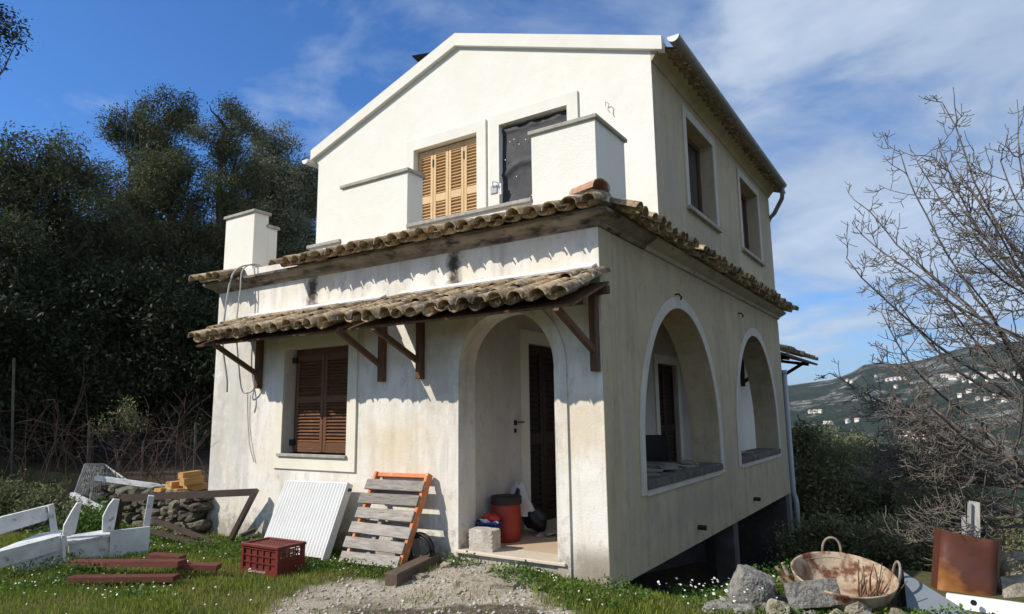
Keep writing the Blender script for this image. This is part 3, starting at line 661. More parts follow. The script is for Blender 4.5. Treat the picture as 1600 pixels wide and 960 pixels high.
small_window(S1); small_window(S2)
# rake band on the gable
rk = MB(); y0, y1 = SB-.07, SB+.05
def rake(off): return [(-6.20, ztop(-6.06)-SLOPE*.14+off), (-3.03, ztop(-3.03)+off+.015), (.17, ztop(0)-SLOPE*.17+off)]
lo, hi = rake(-.035), rake(.145)
hi[1] = (-3.03, hi[1][1]+.02)
for i in range(2):
    a, b_, c_, d = lo[i], lo[i+1], hi[i+1], hi[i]
    V = [(p[0], yy, p[1]) for yy in (y0, y1) for p in (a, b_, c_, d)]
    rk.add(V, [(0,1,2,3),(7,6,5,4),(0,4,5,1),(3,2,6,7)] + ([(0,3,7,4)] if i == 0 else [(1,5,6,2)]))
rk.build('gable_band', 'white_trim', house)
# coved eaves cornice, right and left
cove = [(.002,5.70),(.02,5.705),(.028,5.725),(.055,5.76),(.10,5.81),(.145,5.845),(.17,5.855),(.172,5.89),(.002,5.93)]
sweep(MB(), cove, [(0,SB-.0),(0,D)], [(1,0)]).build('eaves_cornice', 'plaster_upper_side_shaded', house)
sweep(MB(), cove, [(-6.06,D),(-6.06,SB)], [(-1,0)]).build('eaves_cornice', 'cream', house)
# roof planes of corrugated clay
def roofplane(sgn):
    n_ = int((D+.1-SB)/.028); ysr = np.linspace(SB+.055, D+.12, n_)
    us = np.linspace(0, 1, 2); V = []; xr = -3.03; xe = (.32 if sgn > 0 else -6.38)
    for tt in (0, 1):
        for yy in ysr:
            u = xr+(xe-xr)*tt; z = ztop(-3.03)-SLOPE*abs(u-xr)+.03+.035*abs(math.sin(math.pi*yy/.2))
            V.append((u, yy, z))
    F = [(i, i+1, n_+i+1, n_+i) for i in range(n_-1)]
    k = len(V); V2 = [(p[0], p[1], p[2]-.03) for p in V]
    F2 = [tuple(i+k for i in f[::-1]) for f in F] + [(i, i+k, i+1+k, i+1) for i in range(n_-1)] + [(n_+i, n_+i+1, n_+i+1+k, n_+i+k) for i in range(n_-1)]
    return MB().add(V+V2, F+F2).build('roof', 'tile', house)
rf = roofplane(1); rfl = roofplane(-1)
MB().tube([(-3.03, SB+.06, 6.99), (-3.03, D+.1, 6.99)], .09, 8).build('ridge_tile', 'tile', rf)
# gutters: half round with closed ends, and the swan-neck down pipe
def gutter(x, y0, y1, z, m, r=.075, tip=True):
    a = [math.pi + math.pi*i/10 for i in range(11)]; V = []
    for yy in (y0, y1):
        for rr in (r, r-.006):
            for th in a: V.append((x+rr*math.cos(th), yy, z+rr*math.sin(th)))
    n_ = 11; F = []
    for i in range(n_-1): F += [(i, i+1, 2*n_+i+1, 2*n_+i), (n_+i, 3*n_+i, 3*n_+i+1, n_+i+1)]
    F += [(0, 2*n_, 3*n_, n_), (n_-1, 2*n_-1, 4*n_-1, 3*n_-1)]
    gg = MB().add(V, F).build('gutter', m, house, smooth=False)
    e = MB(); e.add([(x+r*math.cos(th), y0-.004, z+r*math.sin(th)) for th in a]+[(x+r*math.cos(th), y0+.003, z+r*math.sin(th)) for th in a], [tuple(range(n_)), tuple(range(2*n_-1, n_-1, -1))]+[(i, i+n_, (i+1) % n_+n_, (i+1) % n_) for i in range(n_)])
    e.build('gutter_end', 'gutter_white', gg); return gg
gutter(.335, SB-.12, D-.2, 5.86, 'gutter'); gutter(-6.30, SB-.10, D, 5.80, 'gutter_white')
MB().tube([(.335,D-.3,5.80),(.335,D-.3,5.70),(.30,D-.22,5.58),(.10,D-.06,5.34),(.0,D+.0,5.28),(-.08,D+.07,5.15),(-.08,D+.07,3.6)], .042, 10).build('downpipe', 'gutter', house, smooth=True)
MB().tube([(.03,D+.10,2.1),(.03,D+.10,-.2),(.07,D+.10,-.34),(.07,D+.10,-2.6)], .045, 10).build('drainpipe', 'pvc_pipe', house, smooth=True)
MB().tube([(-.06,D+.07,3.1),(-.06,D+.07,-2.6)], .05, 10).build('drainpipe', 'pvc_pipe', house, smooth=True)
MB().lathe([(.045,2.1),(.06,2.11),(.06,2.17),(.05,2.17)], 12, (.03,D+.10,0)).build('pipe_collar', 'pvc_pipe', house, smooth=True)

# ---- clay tiles: three covers and a channel, shared between all rows
def tile_mesh(r0, r1, ln, flip, seed):
    rr = random.Random(seed); n_ = 8; V = []; th = .013; b = MB()
    for k, (rad) in enumerate((0, 1)):
        for e in (0, 1):
            r_ = (r0 if e == 0 else r1) - (th if k else 0)
            for i in range(n_+1):
                a = math.pi*i/n_; wob = 1+rr.uniform(-.03, .03)
                V.append((r_*math.cos(a)*wob, -ln*e + (rr.uniform(-.006,.006) if e else 0), (r_*math.sin(a))*.92*(-1 if flip else 1)))
    m_ = n_+1; F = []
    for i in range(n_):
        F += [(i, i+1, m_+i+1, m_+i), (2*m_+i, 3*m_+i, 3*m_+i+1, 2*m_+i+1), (m_+i, m_+i+1, 3*m_+i+1, 3*m_+i), (i, 2*m_+i, 2*m_+i+1, i+1)]
    F += [(0, m_, 3*m_, 2*m_), (n_, 2*m_+n_, 3*m_+n_, m_+n_)]
    b.add(V, F); me_ = bpy.data.meshes.new('roof_tile'); me_.from_pydata(b.v, [], b.f); me_.update(); me_.materials.append(M['tile'])
    me_.polygons.foreach_set('use_smooth', [True]*len(me_.polygons))
    try: me_.set_sharp_from_angle(angle=R(40))
    except Exception: pass
    return me_
COVER = [tile_mesh(.068, .085, .40, False, s_) for s_ in range(3)]; PAN = [tile_mesh(.085, .07, .40, True, s_+9) for s_ in range(2)]
def tile(parent, p, slope, rz, cover=True, k=1):
    me_ = random.choice(COVER if cover else PAN)
    slip = random.choice((0,0,0,0,.02,-.015,.03)); o = link('roof_tile', me_, None, parent, loc=p, rot=(slope+k*random.uniform(-.035,.03), k*random.uniform(-.10,.10), rz+k*random.uniform(-.06,.06))); o.scale = (random.uniform(.92,1.08), random.uniform(.94,1.06), random.uniform(.88,1.1)); o.location.z += random.uniform(-.005,.007); slip *= k; o.location.x += slip*math.sin(rz); o.location.y -= slip*math.cos(rz); return o
SP = .203
sl = R(20)
x = -6.2
while x < .12:                                   # front row on the cornice; part of it has fallen off
    if not (-5.42 < x < -4.42):
        tile(cor, (x, -.005, 3.445+random.uniform(-.004,.004)), sl, 0, True, .35)
        if x+SP < .1 and not (-5.6 < x < -4.42): tile(cor, (x+SP/2, .06, 3.474), sl, 0, False, .3)
    x += SP
y = .12
while y < D+.1:
    p = cor if y < 1.1 else cor2
    tile(p, (.005, y, 3.445+random.uniform(-.006,.006)), sl, R(90))
    if y+SP < D: tile(p, (-.055, y+SP/2, 3.465), sl, R(90), False)
    y += SP
y = .2
while y < 1.6:
    tile(cor, (-W-.005, y, 3.445), sl, R(-90)); tile(cor, (-W-.015, y+SP/2, 3.435), sl, R(-90), False); y += SP
# hip tile over the corner, standing proud
hip = link('hip_tile', tile_mesh(.10, .115, .36, False, 77), None, cor, loc=(-.21, -.02, 3.50), rot=(R(3), 0, R(68))); hip.data.materials.clear(); hip.data.materials.append(M['tile_orange'])
MB().slab([(-.26,-.12,3.50),(.02,-.16,3.50),(.12,-.02,3.50),(.10,.14,3.50),(-.22,.12,3.50)], .10, Vector((0,0,1))).build('hip_mortar', 'tile_mortar', cor)
MB().slab([(-W,-.02,3.34),(0,-.02,3.34),(0,.09,3.41),(-W,.09,3.41)], .03).build('mortar_bed', 'cornice_dirty', cor)

# ---- the tiled canopy over window and porch, in two sections
CS = R(22.5)
def canopy(x0, x1, ztopw, proj, label):
    dz = math.tan(CS)*proj; ze = ztopw-dz-.10
    dk = MB(); nb = int((x1-x0)/.12)
    pb = proj-.13; dzb = math.tan(CS)*pb
    dk.slab([(x0+.03, -pb, ztopw-.135-dzb), (x1-.03, -pb, ztopw-.135-dzb), (x1-.03, -.002, ztopw-.135+.0), (x0+.03, -.002, ztopw-.135)], .022)
    c_ = dk.build('canopy', 'old_wood', house)
    MB().beam((x0+.02, -proj+.36, ztopw-.135-dz+math.tan(CS)*.36-.045), (x1-.02, -proj+.36, ztopw-.135-dz+math.tan(CS)*.36-.045), .06, .045).build('front_beam', 'old_wood', c_)
    MB().beam((x0+.02, -.045, ztopw-.22), (x1-.02, -.045, ztopw-.22), .07, .08).build('wall_beam', 'old_wood', c_)
    ln = proj/math.cos(CS); n_ = int(round((x1-x0-.17)/SP)); step = (x1-x0-.17)/n_
    for r_ in range(3):
        s0 = ln-.40-.29*(2-r_)                     # upper end of the course, along the slope
        s0 = max(s0, .0)
        for i in range(n_+1):
            xx = x0+.085+i*step; yy = -s0*math.cos(CS); zz = ztopw-.035-s0*math.sin(CS)+random.uniform(-.006,.006)+(.012 if r_ == 2 else .0)
            if not (r_ == 0 and random.random() < .06): tile(c_, (xx, yy+random.uniform(-.02,.015), zz), CS-.045, 0)
            if i < n_: tile(c_, (xx+step/2, yy+.05, zz+.022), CS-.03, 0, False)
    fl = MB(); xe = min(x1, -.03); fl.slab([(x0+.1, -.10, ztopw+.01), (xe, -.10, ztopw+.01), (xe, -.001, ztopw+.06), (x0+.1, -.001, ztopw+.06)], .02); fl.build('mortar_fillet', 'gutter_white', c_)
    return c_
cl = canopy(-5.45, -2.78, 2.745, .86, ''); crr = canopy(-2.62, .13, 2.755, .90, '')
def bracket(c_, x, zt, zb, proj, zf):
    br = MB(); br.bev(x-.036, x+.036, -.086, -.004, zb, zt, .006); br.build('bracket_post', 'old_wood', c_)
    MB().beam((x, -.085, zb+.20), (x, -proj+.13, zf), .055, .05, up=(1,0,0)).build('bracket_brace', 'old_wood', c_)
bracket(cl, -5.04, 2.53, 1.76, .86, 2.31); bracket(cl, -2.78, 2.53, 1.77, .86, 2.31); bracket(crr, -2.20, 2.53, 1.78, .90, 2.28); bracket(crr, -.05, 2.53, 1.77, .90, 2.28)

# ---- rear wing glimpsed past the back of the porch, with its own small canopy
MB().box(-4.0, -1.02, D+.003, 13.2, -2.8, 2.9).build('rear_wing', 'cream', house)
rc = MB(); rc.slab([(.06,8.6,2.52),(.06,12.5,2.52),(-1.0,12.5,2.86),(-1.0,8.6,2.86)], .05); rc = rc.build('rear_canopy', 'old_wood', house)
yy = 8.62
while yy < 12.4:
    for k in range(3): tile(rc, (-.98+k*.34, yy, 2.94-k*.11), R(18), R(90))
    yy += SP
for yy in (9.15, 11.5):
    br = MB(); br.box(-1.018, -.94, yy-.04, yy+.04, 1.9, 2.75); br.beam((-.96,yy,2.0), (-.1,yy,2.5), .07, .07); br.beam((-.94,yy,2.62), (.0,yy,2.45), .07, .07); br.build('bracket', 'door_brown', rc)
MB().box(-1.018, -.99, 10.45, 11.2, .9, 2.2).build('rear_shutter', 'door_brown', house)

# ---- small fittings
eb = MB(); eb.bev(-2.41, -2.30, SB-.045, SB-.03, 4.43, 4.55, .004); eb = eb.build('socket_box', 'pvc_pipe', house)
MB().tube([(-2.36,SB-.05,4.52),(-2.33,SB-.10,4.58),(-2.26,SB-.08,4.56),(-2.25,SB-.05,4.47)], .006, 5).build('loose_wire', 'bucket_blue', eb)
MB().box(-2.262, -2.238, SB-.03, SB-.01, 4.40, 4.56).build('door_latch', 'white_print', house)
MB().tube([(-.62,SB-.02,5.26),(-.60,SB-.06,5.30),(-.56,SB-.05,5.26),(-.575,SB-.06,5.18),(-.55,SB-.05,5.14)], .006, 5).build('loose_wire', 'grey_cable', house)
MB().tube([(-4.95,SB-.02,4.95),(-4.82,SB-.08,4.93),(-4.73,SB-.07,4.90),(-4.72,SB-.05,4.70)], .006, 5).build('loose_wire', 'grey_cable', house)
for (yy, z) in ((2.15,2.81),(5.15,2.93)): MB().tube([(.0,yy,z),(.05,yy,z),(.07,yy+.03,z-.04),(.05,yy+.05,z-.06)], .012, 6).build('iron_hook', 'black_iron', house)
for (yy, z) in ((2.55,.0),(5.35,.02)): MB().tube([(-.02,yy,z),(.10,yy,z+.0)], .03, 8).build('drain_spout', 'black_iron', house)
# pale cables hanging from the terrace
def cable(pts, r): return MB().tube(pts, r, 6).build('cable', 'grey_cable', house, smooth=True)
def smooth_path(pts, n_=6):
    P = [Vector(p) for p in pts]; o = []
    for i in range(len(P)-1):
        p0, p1, p2, p3 = P[max(i-1,0)], P[i], P[i+1], P[min(i+2,len(P)-1)]
        for k in range(n_):
            t_ = k/n_; o.append(.5*((2*p1)+(p2-p0)*t_+(2*p0-5*p1+4*p2-p3)*t_**2+(3*p1-p0-3*p2+p3)*t_**3))
    return o+[P[-1]]
cable(smooth_path([(-5.30,.2,3.42),(-5.34,-.02,3.50),(-5.44,-.22,3.38),(-5.47,-.29,3.0),(-5.50,-.30,2.4),(-5.36,-.30,1.9),(-5.37,-.28,1.72)]), .013)
cable(smooth_path([(-5.22,.2,3.42),(-5.26,-.02,3.50),(-5.34,-.16,3.40),(-5.33,-.19,3.1),(-5.36,-.20,2.6),(-5.30,-.16,2.0),(-5.28,-.10,1.72),(-5.10,-.07,1.75),(-5.06,-.10,1.95)]), .010)
cable(smooth_path([(-5.28,-.03,1.7),(-5.25,-.02,1.3),(-5.17,-.03,1.0),(-5.08,-.02,.8)]), .007)
# dark panel edge behind the ridge
A_, B_, C_, D_ = at(644,89,'x',-4.35), at(674,84,'x',-4.05), at(676,104,'x',-4.0), at(655,99,'x',-4.3)
pv = MB().slab([A_, B_, C_, D_], .03); pv.beam((-4.12,2.45,6.5), (-4.12,2.45,7.35), .05, .05); pv.build('vent_cowl', 'solar', house)

# ------------------------------------------------------------------ trees
def leaves_mesh(name, centers, radii, n, size, seed, flat=.8, hollow=.35, clump=None):
    """n leaf blades spread through ellipsoid clumps: each a folded quad"""
    r = np.random.default_rng(seed); C_ = np.array(centers, float); Rd = np.array(radii, float)
    wgt = Rd**2.2; k = r.choice(len(C_), n, p=wgt/wgt.sum())
    u = r.normal(size=(n, 3)); u /= np.linalg.norm(u, axis=1)[:, None]
    rad = (hollow+(1-hollow)*r.random(n)**.55)*Rd[k]
    P = C_[k] + u*rad[:, None]*np.array([1, 1, flat])
    # gather into sprigs so light and gaps get between them
    m_ = max(8, n//22); S = P[r.integers(0, n, m_)]; sid = r.integers(0, m_, n); P = S[sid] + r.normal(size=(n, 3))*size*1.7
    a = r.normal(size=(n, 3)); a[:, 2] += .2; a /= np.linalg.norm(a, axis=1)[:, None]
    b = np.cross(a, r.normal(size=(n, 3))); b /= np.linalg.norm(b, axis=1)[:, None]
    s = size*(.45+1.1*r.random(n))[:, None]
    V = np.stack([P, P+a*s*.5+b*s*.19, P+a*s, P+a*s*.5-b*s*.19], 1).reshape(-1, 3)
    return npmesh(name, V, np.arange(4*n).reshape(n, 4))
def limb(p, q, r0, r1, wob=.12, n=6, rr=random):
    p = Vector(p); q = Vector(q); L_ = (q-p).length; pts = []
    for i in range(n+1):
        t_ = i/n; o = Vector((rr.uniform(-1,1), rr.uniform(-1,1), rr.uniform(-.5,.5)))*wob*L_*math.sin(math.pi*t_)*.5
        pts.append(p.lerp(q, t_)+o)
    return pts, [r0+(r1-r0)*i/n for i in range(n+1)]
def make_tree(name, label, base, clumps, n, size, leaf_m, seed, trunk_r=.22, fork=.4, flat=.85, group=None, cat='tree', hollow=.3):
    """base: foot of the trunk; clumps: (x, y, z, r) crown lobes in world metres"""
    rr = random.Random(seed); B = Vector(base); e = empty(name, B); tag(e, label, cat, group)
    loc = [(Vector(c[:3])-B, c[3]) for c in clumps]; mean = sum((c for c, _ in loc), Vector())/len(loc)
    f = Vector((mean.x*.35, mean.y*.35, mean.z*fork)); tb = MB(); pts, rd = limb((0,0,-.3), f, trunk_r*1.25, trunk_r*.8, .2, 6, rr); tb.tube(pts, rd, 9)
    for c, r_ in loc:
        pts, rd = limb(f, c, trunk_r*.55, trunk_r*.14, .22, 6, rr); tb.tube(pts, rd, 6)
        for _ in range(5):
            d_ = Vector((rr.gauss(0,1), rr.gauss(0,1), rr.gauss(.2,.8))).normalized()*r_*.85; pts2, rd2 = limb(pts[rr.randint(3,6)], c+d_, trunk_r*.16, trunk_r*.03, .25, 4, rr); tb.tube(pts2, rd2, 4)
    tb.build('trunk', 'bark', e, smooth=True)
    sub = []
    for c, r_ in loc:
        sub.append((c, r_*.38))
        for _ in range(12):
            d_ = Vector((rr.gauss(0,1), rr.gauss(0,1), rr.gauss(.1,.8))).normalized()*r_*rr.uniform(.5,.8); sub.append((c+d_, r_*rr.uniform(.2,.36)))
    link('crown', leaves_mesh('crown', [tuple(c) for c, _ in sub], [r_ for _, r_ in sub], n, size, seed, flat, hollow), leaf_m, e)
    return e
def cl(px, py, dep, r_): p = at(px, py, 'd', dep); return (p.x, p.y, p.z, r_)
gz = lambda x, y: float(g(np.array(float(x)), np.array(float(y))))
def foot(px, py, dep): p = at(px, py, 'd', dep); return (p.x, p.y, gz(p.x, p.y)-.1)
# the wood to the left of the house
make_tree('olive_tree', 'tallest olive tree with two-lobed crown left of the house gable', foot(268,640,18),
          [cl(215,204,18,1.0), cl(262,192,18.4,1.0), cl(355,204,18,1.0), cl(215,304,17.5,1.35), cl(300,314,18,1.6), cl(370,284,18.5,1.0), cl(190,394,17.5,1.5), cl(290,434,18,1.8), cl(240,264,18,1.2), cl(345,394,18.5,1.4)], 190000, .066, 'olive_leaf', 1, .3, .5)
make_tree('olive_tree', 'broad olive tree at the left edge with rounded dark crown', foot(60,640,15.5),
          [cl(62,270,15.5,1.25), cl(118,280,16,1.0), cl(10,285,15,1.0), cl(-50,310,15,1.6), cl(95,350,15.5,1.6), cl(20,400,15,1.8), cl(150,360,16,1.1), cl(70,470,15.5,1.6), cl(130,450,16,1.2)], 110000, .07, 'olive_leaf', 2, .28, .5)
make_tree('olive_tree', 'silvery olive tree rising close behind the left wall of the house', foot(440,640,21),
          [cl(430,222,21,.85), cl(450,290,21,1.4), cl(470,375,20.5,1.4), cl(415,365,20.5,1.3), cl(440,300,21,1.5), cl(400,330,20.5,1.5), cl(480,320,22,1.5), cl(420,420,21,1.9), cl(480,440,22,1.8), cl(375,430,20.5,1.4)], 190000, .072, 'silver_leaf', 3, .26, .45)
make_tree('olive_tree', 'dark olive tree in the background between the two tall crowns', foot(180,640,25),
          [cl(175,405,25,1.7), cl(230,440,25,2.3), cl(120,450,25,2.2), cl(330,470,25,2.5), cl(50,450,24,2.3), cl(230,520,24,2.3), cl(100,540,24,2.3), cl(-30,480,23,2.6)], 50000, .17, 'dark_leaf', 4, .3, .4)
# undergrowth of the wood: dense dark shrubs
ub = [((40,560,13.5,1.5),'low dark shrub at the left edge under the broad olive'), ((120,570,14,1.5),'low dark shrub behind the wire cage under the olives'), ((205,560,14.5,1.6),'low dark shrub behind the nearer fence post'), ((285,560,14.5,1.6),'low dark shrub beside the left wall of the house'), ((-45,530,13,1.8),'low dark shrub cut by the left edge of the picture'), ((330,520,16,1.5),'dark shrub peeping past the upper left wall corner')]
for i, ((px, py, dep, r_), lb) in enumerate(ub):
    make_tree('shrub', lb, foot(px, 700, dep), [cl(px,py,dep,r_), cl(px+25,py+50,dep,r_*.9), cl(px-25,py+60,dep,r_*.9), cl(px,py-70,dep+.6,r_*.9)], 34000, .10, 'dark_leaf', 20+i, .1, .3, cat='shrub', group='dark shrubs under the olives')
# neighbours that stand outside the picture to the left and throw the wood into shade
for i, (x_, y_, h_) in enumerate(((-17.5,-2.2,8.5),(-21.5,-4.2,10),(-16.6,-6.5,8),(-26,-3,12))):
    make_tree('olive_tree', 'olive tree standing outside the picture to the left', (x_, y_, gz(x_,y_)), [(x_,y_,h_*.78,2.2),(x_-1,y_+1,h_*.6,2.3),(x_+1,y_-.9,h_*.55,2.1),(x_+.3,y_+1.4,h_*.4,2.2),(x_-1,y_-1.5,h_*.4,2.2)], 30000, .17, 'olive_leaf', 50+i, .3, .35, group='olive trees outside the picture on the left')
# sprig of a near branch at the top left corner
make_tree('olive_tree', 'leafy branch tip reaching in at the top left corner', (-17.5,-2.2,0), [cl(2,44,13,.5), cl(-45,45,13,.8), cl(-120,70,13,1.2), cl(-170,60,13,1.3)], 16000, .075, 'dark_leaf', 60, .16, .6, flat=1)
# olive grove on the slope below, right of the house
grove = [((1275,700),15,[(1265,728,15,.95),(1290,773,15,1.1),(1255,798,15,1.0),(1300,815,14.5,1.0)],'round olive tree on the slope right beside the house corner'),
         ((1345,720),17,[(1340,743,17,.95),(1370,768,17,1.1),(1320,783,16.5,1.1),(1355,805,16,1.2)],'olive tree in the middle of the grove below the house'),
         ((1420,720),16,[(1415,753,16,.95),(1450,773,16,1.0),(1395,788,15.5,1.1),(1440,805,15,1.1)],'olive tree at the right of the grove near the bare tree'),
         ((1470,740),15,[(1465,765,15,.9),(1500,785,15,.8),(1440,770,14.5,.9),(1475,815,14,.9)],'olive tree half hidden by the lower twigs of the bare tree'),
         ((1300,680),24,[(1300,716,24,1.2),(1350,728,25,1.3),(1255,728,24,1.2),(1400,740,25,1.2)],'farther olive tree showing over the middle of the grove'),
         ((1480,760),12.5,[(1480,798,12.5,.7),(1505,813,12.5,.7),(1455,805,12,.8),(1490,835,12,.8)],'low olive bush behind the rusty sheet'),
         ((1330,840),11,[(1330,845,11,.6),(1290,865,11,.6),(1370,865,11,.7),(1420,865,11,.7),(1255,865,11.5,.5)],'low dark bush in front of the grove above the pan')]
for i, (ft, dep, cs, lb) in enumerate(grove):
    p = at(ft[0], ft[1], 'd', dep)
    make_tree('olive_tree' if i < 5 else 'shrub', lb, (p.x, p.y, gz(p.x,p.y)-.1), [cl(*c_) for c_ in cs], 60000 if i < 5 else 26000, .085 if i < 5 else .07, 'bush_leaf', 70+i, .16, .4, cat='tree' if i < 5 else 'shrub', group='olives on the slope below the house')
for i, (x_, y_) in enumerate(((-9,34),(-3,30),(4,32),(10,30),(15,38),(-6,48),(5,52),(14,60),(24,45))):
    z_ = gz(x_, y_); make_tree('olive_tree', 'distant olive tree lower down the slope, %s' % ['behind the house','hidden by the grove','right of centre','under the bare tree','far right','at the terrace edge','deep in the valley','under the far hills','beyond the bare tree'][i], (x_,y_,z_), [(x_,y_,z_+3.4,1.9),(x_+1.3,y_+.3,z_+2.6,1.6),(x_-1.3,y_-.3,z_+2.5,1.7)], 15000, .16, 'bush_leaf', 90+i, .2, .4, group='olives lower down the slope')

# bare fig tree at the right edge: arching limbs, twig tips turned up
def fig(base, label):
    e = empty('fig_tree', base); tag(e, label, 'tree'); rr = random.Random(12); tk = MB(); br = MB(); tw = MB()
    left = Vector((-.84,-.54,0)); back = Vector((-.54,.84,0)); UP = Vector((0,0,1))
    def arc(p, d, ln, r0, r1, n_, lift, wob):
        pts = [p.copy()]; d = d.normalized(); dirs = [d]
        for i in range(n_):
            d = (d + UP*lift*(-.4+1.9*i/n_) + Vector((rr.gauss(0,wob), rr.gauss(0,wob), rr.gauss(0,wob)))).normalized(); p = p+d*ln/n_; pts.append(p.copy()); dirs.append(d)
        return pts, dirs, [r0+(r1-r0)*(i/n_)**.8 for i in range(n_+1)]
    def twig(p, d, ln, r0, lvl):
        pts, dirs, rd = arc(p, d, ln, r0, max(r0*.5, .0032), 6, .22, .13); tw.tube(pts, rd, 5)
        tw.tube([pts[-1]-dirs[-1]*.004, pts[-1]+dirs[-1]*.012], [rd[-1]*1.5, rd[-1]*.6], 5)           # bud
        if lvl < 2:
            for _ in range(rr.randint(2, 4) if lvl == 0 else rr.randint(1, 3)):
                i = rr.randint(1, 5); side_ = dirs[i].cross(Vector((rr.gauss(0,1), rr.gauss(0,1), rr.gauss(0,1)))).normalized(); dd = dirs[i]*.55+side_*.8; dd.z = max(dd.z, -.25)
                twig(pts[i], dd, ln*rr.uniform(.35,.62), max(rd[i]*.68, .0042), lvl+1)
    forks = []
    for d_, ln in ((left*.75+UP*.75,1.55),(left*.45+UP*1.0+back*.25,1.7),(left*.35+UP*1.0-back*.3,1.6),(UP*1.0+left*.05,1.9),(left*-.4+UP*.9,1.5),(left*.95+UP*.32+back*.1,1.25),(left*-.1+UP+back*.4,1.6)):
        pts, dirs, rd = arc(Vector((0,0,0)), Vector(d_), ln, .075, .03, 9, .02, .09); tk.tube(pts, rd, 9); forks += [(p_, r_) for p_, r_ in zip(pts[3:], rd[3:])]
    n_l = 46
    for k in range(n_l):
        al = R(4+20*(k/3) if k < 3 else 22+84*((k-3)+rr.uniform(0,1))/(n_l-3)); L_ = 1/math.sqrt((math.cos(al)/2.05)**2+(math.sin(al)/4.75)**2)*rr.uniform(.80,1.03)
        tip = (left*math.cos(al)+UP*math.sin(al))*L_+back*rr.gauss(0,.55)
        near = sorted(forks, key=lambda f: (f[0]-tip*.45).length)[:5]; p, r_ = rr.choice(near); v = tip-p
        pts, dirs, rd = arc(p, v+left*.35*v.length-UP*.25*v.length, v.length*1.04, min(r_*.62, .026), .006, 11, .085, .075); br.tube(pts, rd, 7)
        for i in range(2, 12):
            for _ in range((0 if rr.random() < .35 else 1) if i < 5 else (1 if rr.random() < .55 else 2)):
                side_ = dirs[i].cross(Vector((rr.gauss(0,1), rr.gauss(0,1), rr.gauss(0,1)))).normalized(); dd = dirs[i]*.6+side_*.75; dd.z = max(dd.z, -.1)
                twig(pts[i], dd, rr.uniform(.28,.62)*(1.05-.03*i), max(rd[i]*.55, .0058), 0)
    tk.tube([(0,0,-.6),(0,0,-.2),(0,0,.15)], [.22,.16,.12], 10)
    tk.build('trunk', 'fig_bark', e, smooth=True); br.build('limb', 'fig_bark', e, smooth=True); tw.build('twig', 'fig_bark', e, smooth=True)
fig((4.0, 3.4, .1), 'bare grey fig tree with upturned twigs at the right edge')

# ------------------------------------------------------------------ dry stone walls, boulders
def stone_mesh(seed, sx, sy, sz, rough=.16, sub=2, square=.5):
    import bmesh
    bm = bmesh.new(); bmesh.ops.create_icosphere(bm, subdivisions=sub, radius=1); r_ = np.random.default_rng(seed); off = r_.uniform(0, 50, 3)
    P = np.array([v.co[:] for v in bm.verts]); P = P*(1-square)+P/np.abs(P).max(1)[:, None]*square*.86
    k_ = 1+rough*fbm(P[:, 0]*1.7+P[:, 2]*.9+off[0], P[:, 1]*1.7+P[:, 2]*1.3+off[1], seed % 7, 6 if sub > 3 else 3)
    P = P*np.array([sx, sy, sz])*k_[:, None] + r_.normal(0, rough*(.12 if sub < 4 else .04), P.shape)*min(sx, sy, sz)
    for v, p in zip(bm.verts, P): v.co = p
    me_ = bpy.data.meshes.new('stone'); bm.to_mesh(me_); bm.free(); return me_
STONES = [stone_mesh(200+i, .5, .5, .5, .30, 2, .82) for i in range(10)]
for s_ in STONES: s_.materials.append(M['rock_warm'])
WSTONES = []
for s_ in STONES:
    c_ = s_.copy(); c_.materials.clear(); c_.materials.append(M['wall_stone']); WSTONES.append(c_)
def stone_bank(name, label, a, b, h, step=.2, rows=4, cat='stone wall', depth=.3, jit=.05):
    a = Vector(a); b = Vector(b); e = empty(name, a); tag(e, label, cat); ln = (b-a).length; d = (b-a)/ln; rz = math.atan2(d.y, d.x); nrm = Vector((-d.y, d.x, 0))
    MB().beam(Vector((0,0,h*.42))+nrm*.12, (b-a)+Vector((0,0,h*.42))+nrm*.12, depth*.6, h*.8).build('earth_core', 'earth', e)
    for r_ in range(rows):
        u = random.uniform(-.05, .05)
        while u < ln:
            w_ = random.uniform(.45, 1.7)*step; hh = h/rows*random.uniform(.7, 1.3)
            o = link('stone', random.choice(WSTONES), None, e, loc=d*(u+w_/2)+Vector((0,0,(r_+.5)*h/rows))+nrm*random.uniform(-jit,jit), rot=(random.uniform(-.25,.25), random.uniform(-.3,.3), rz+random.uniform(-.4,.4)))
            o.scale = (w_*1.08, depth*random.uniform(.8,1.1), hh*1.08); u += w_
    return e
stone_bank('stone_wall', 'low dry stone wall with earth joints meeting the left wall of house', (-9.4,-.10,-.25), (-6.17,-.10,-.25), .60, .17, 5)
rb = empty('rocky_bank', (3.6,4.6,gz(3.6,4.6))); tag(rb, 'rocky slope of pale loose stones under and behind the fig tree', 'rocks')
for k in range(190):
    x_ = random.uniform(2.7, 6.5) if k < 110 else random.uniform(2.6, 8); y_ = random.uniform(2.4, 5.5) if k < 110 else random.uniform(5, 11); s_ = random.uniform(.16, .6)*(1 if random.random() < .8 else 1.5)
    o = link('stone', random.choice(STONES), None, rb, loc=Vector((x_, y_, gz(x_, y_)+s_*.08))-rb.location, rot=(random.uniform(-.5,.5), random.uniform(-.5,.5), random.uniform(0,6))); o.scale = (s_*1.3, s_, s_*.75)
def boulder(name, label, loc, dims, rot, seed, m='rock', cat='stone', sq=.55, rough=.2):
    me_ = stone_mesh(seed, dims[0], dims[1], dims[2], rough, 5, sq); return tag(link(name, me_, m, None, False, loc, rot), label, cat)
boulder('boulder', 'big pointed grey boulder left of the rusty pan', (1.14,.38,-.12), (.20,.17,.20), (.1,.35,.5), 301, sq=.7, rough=.16)
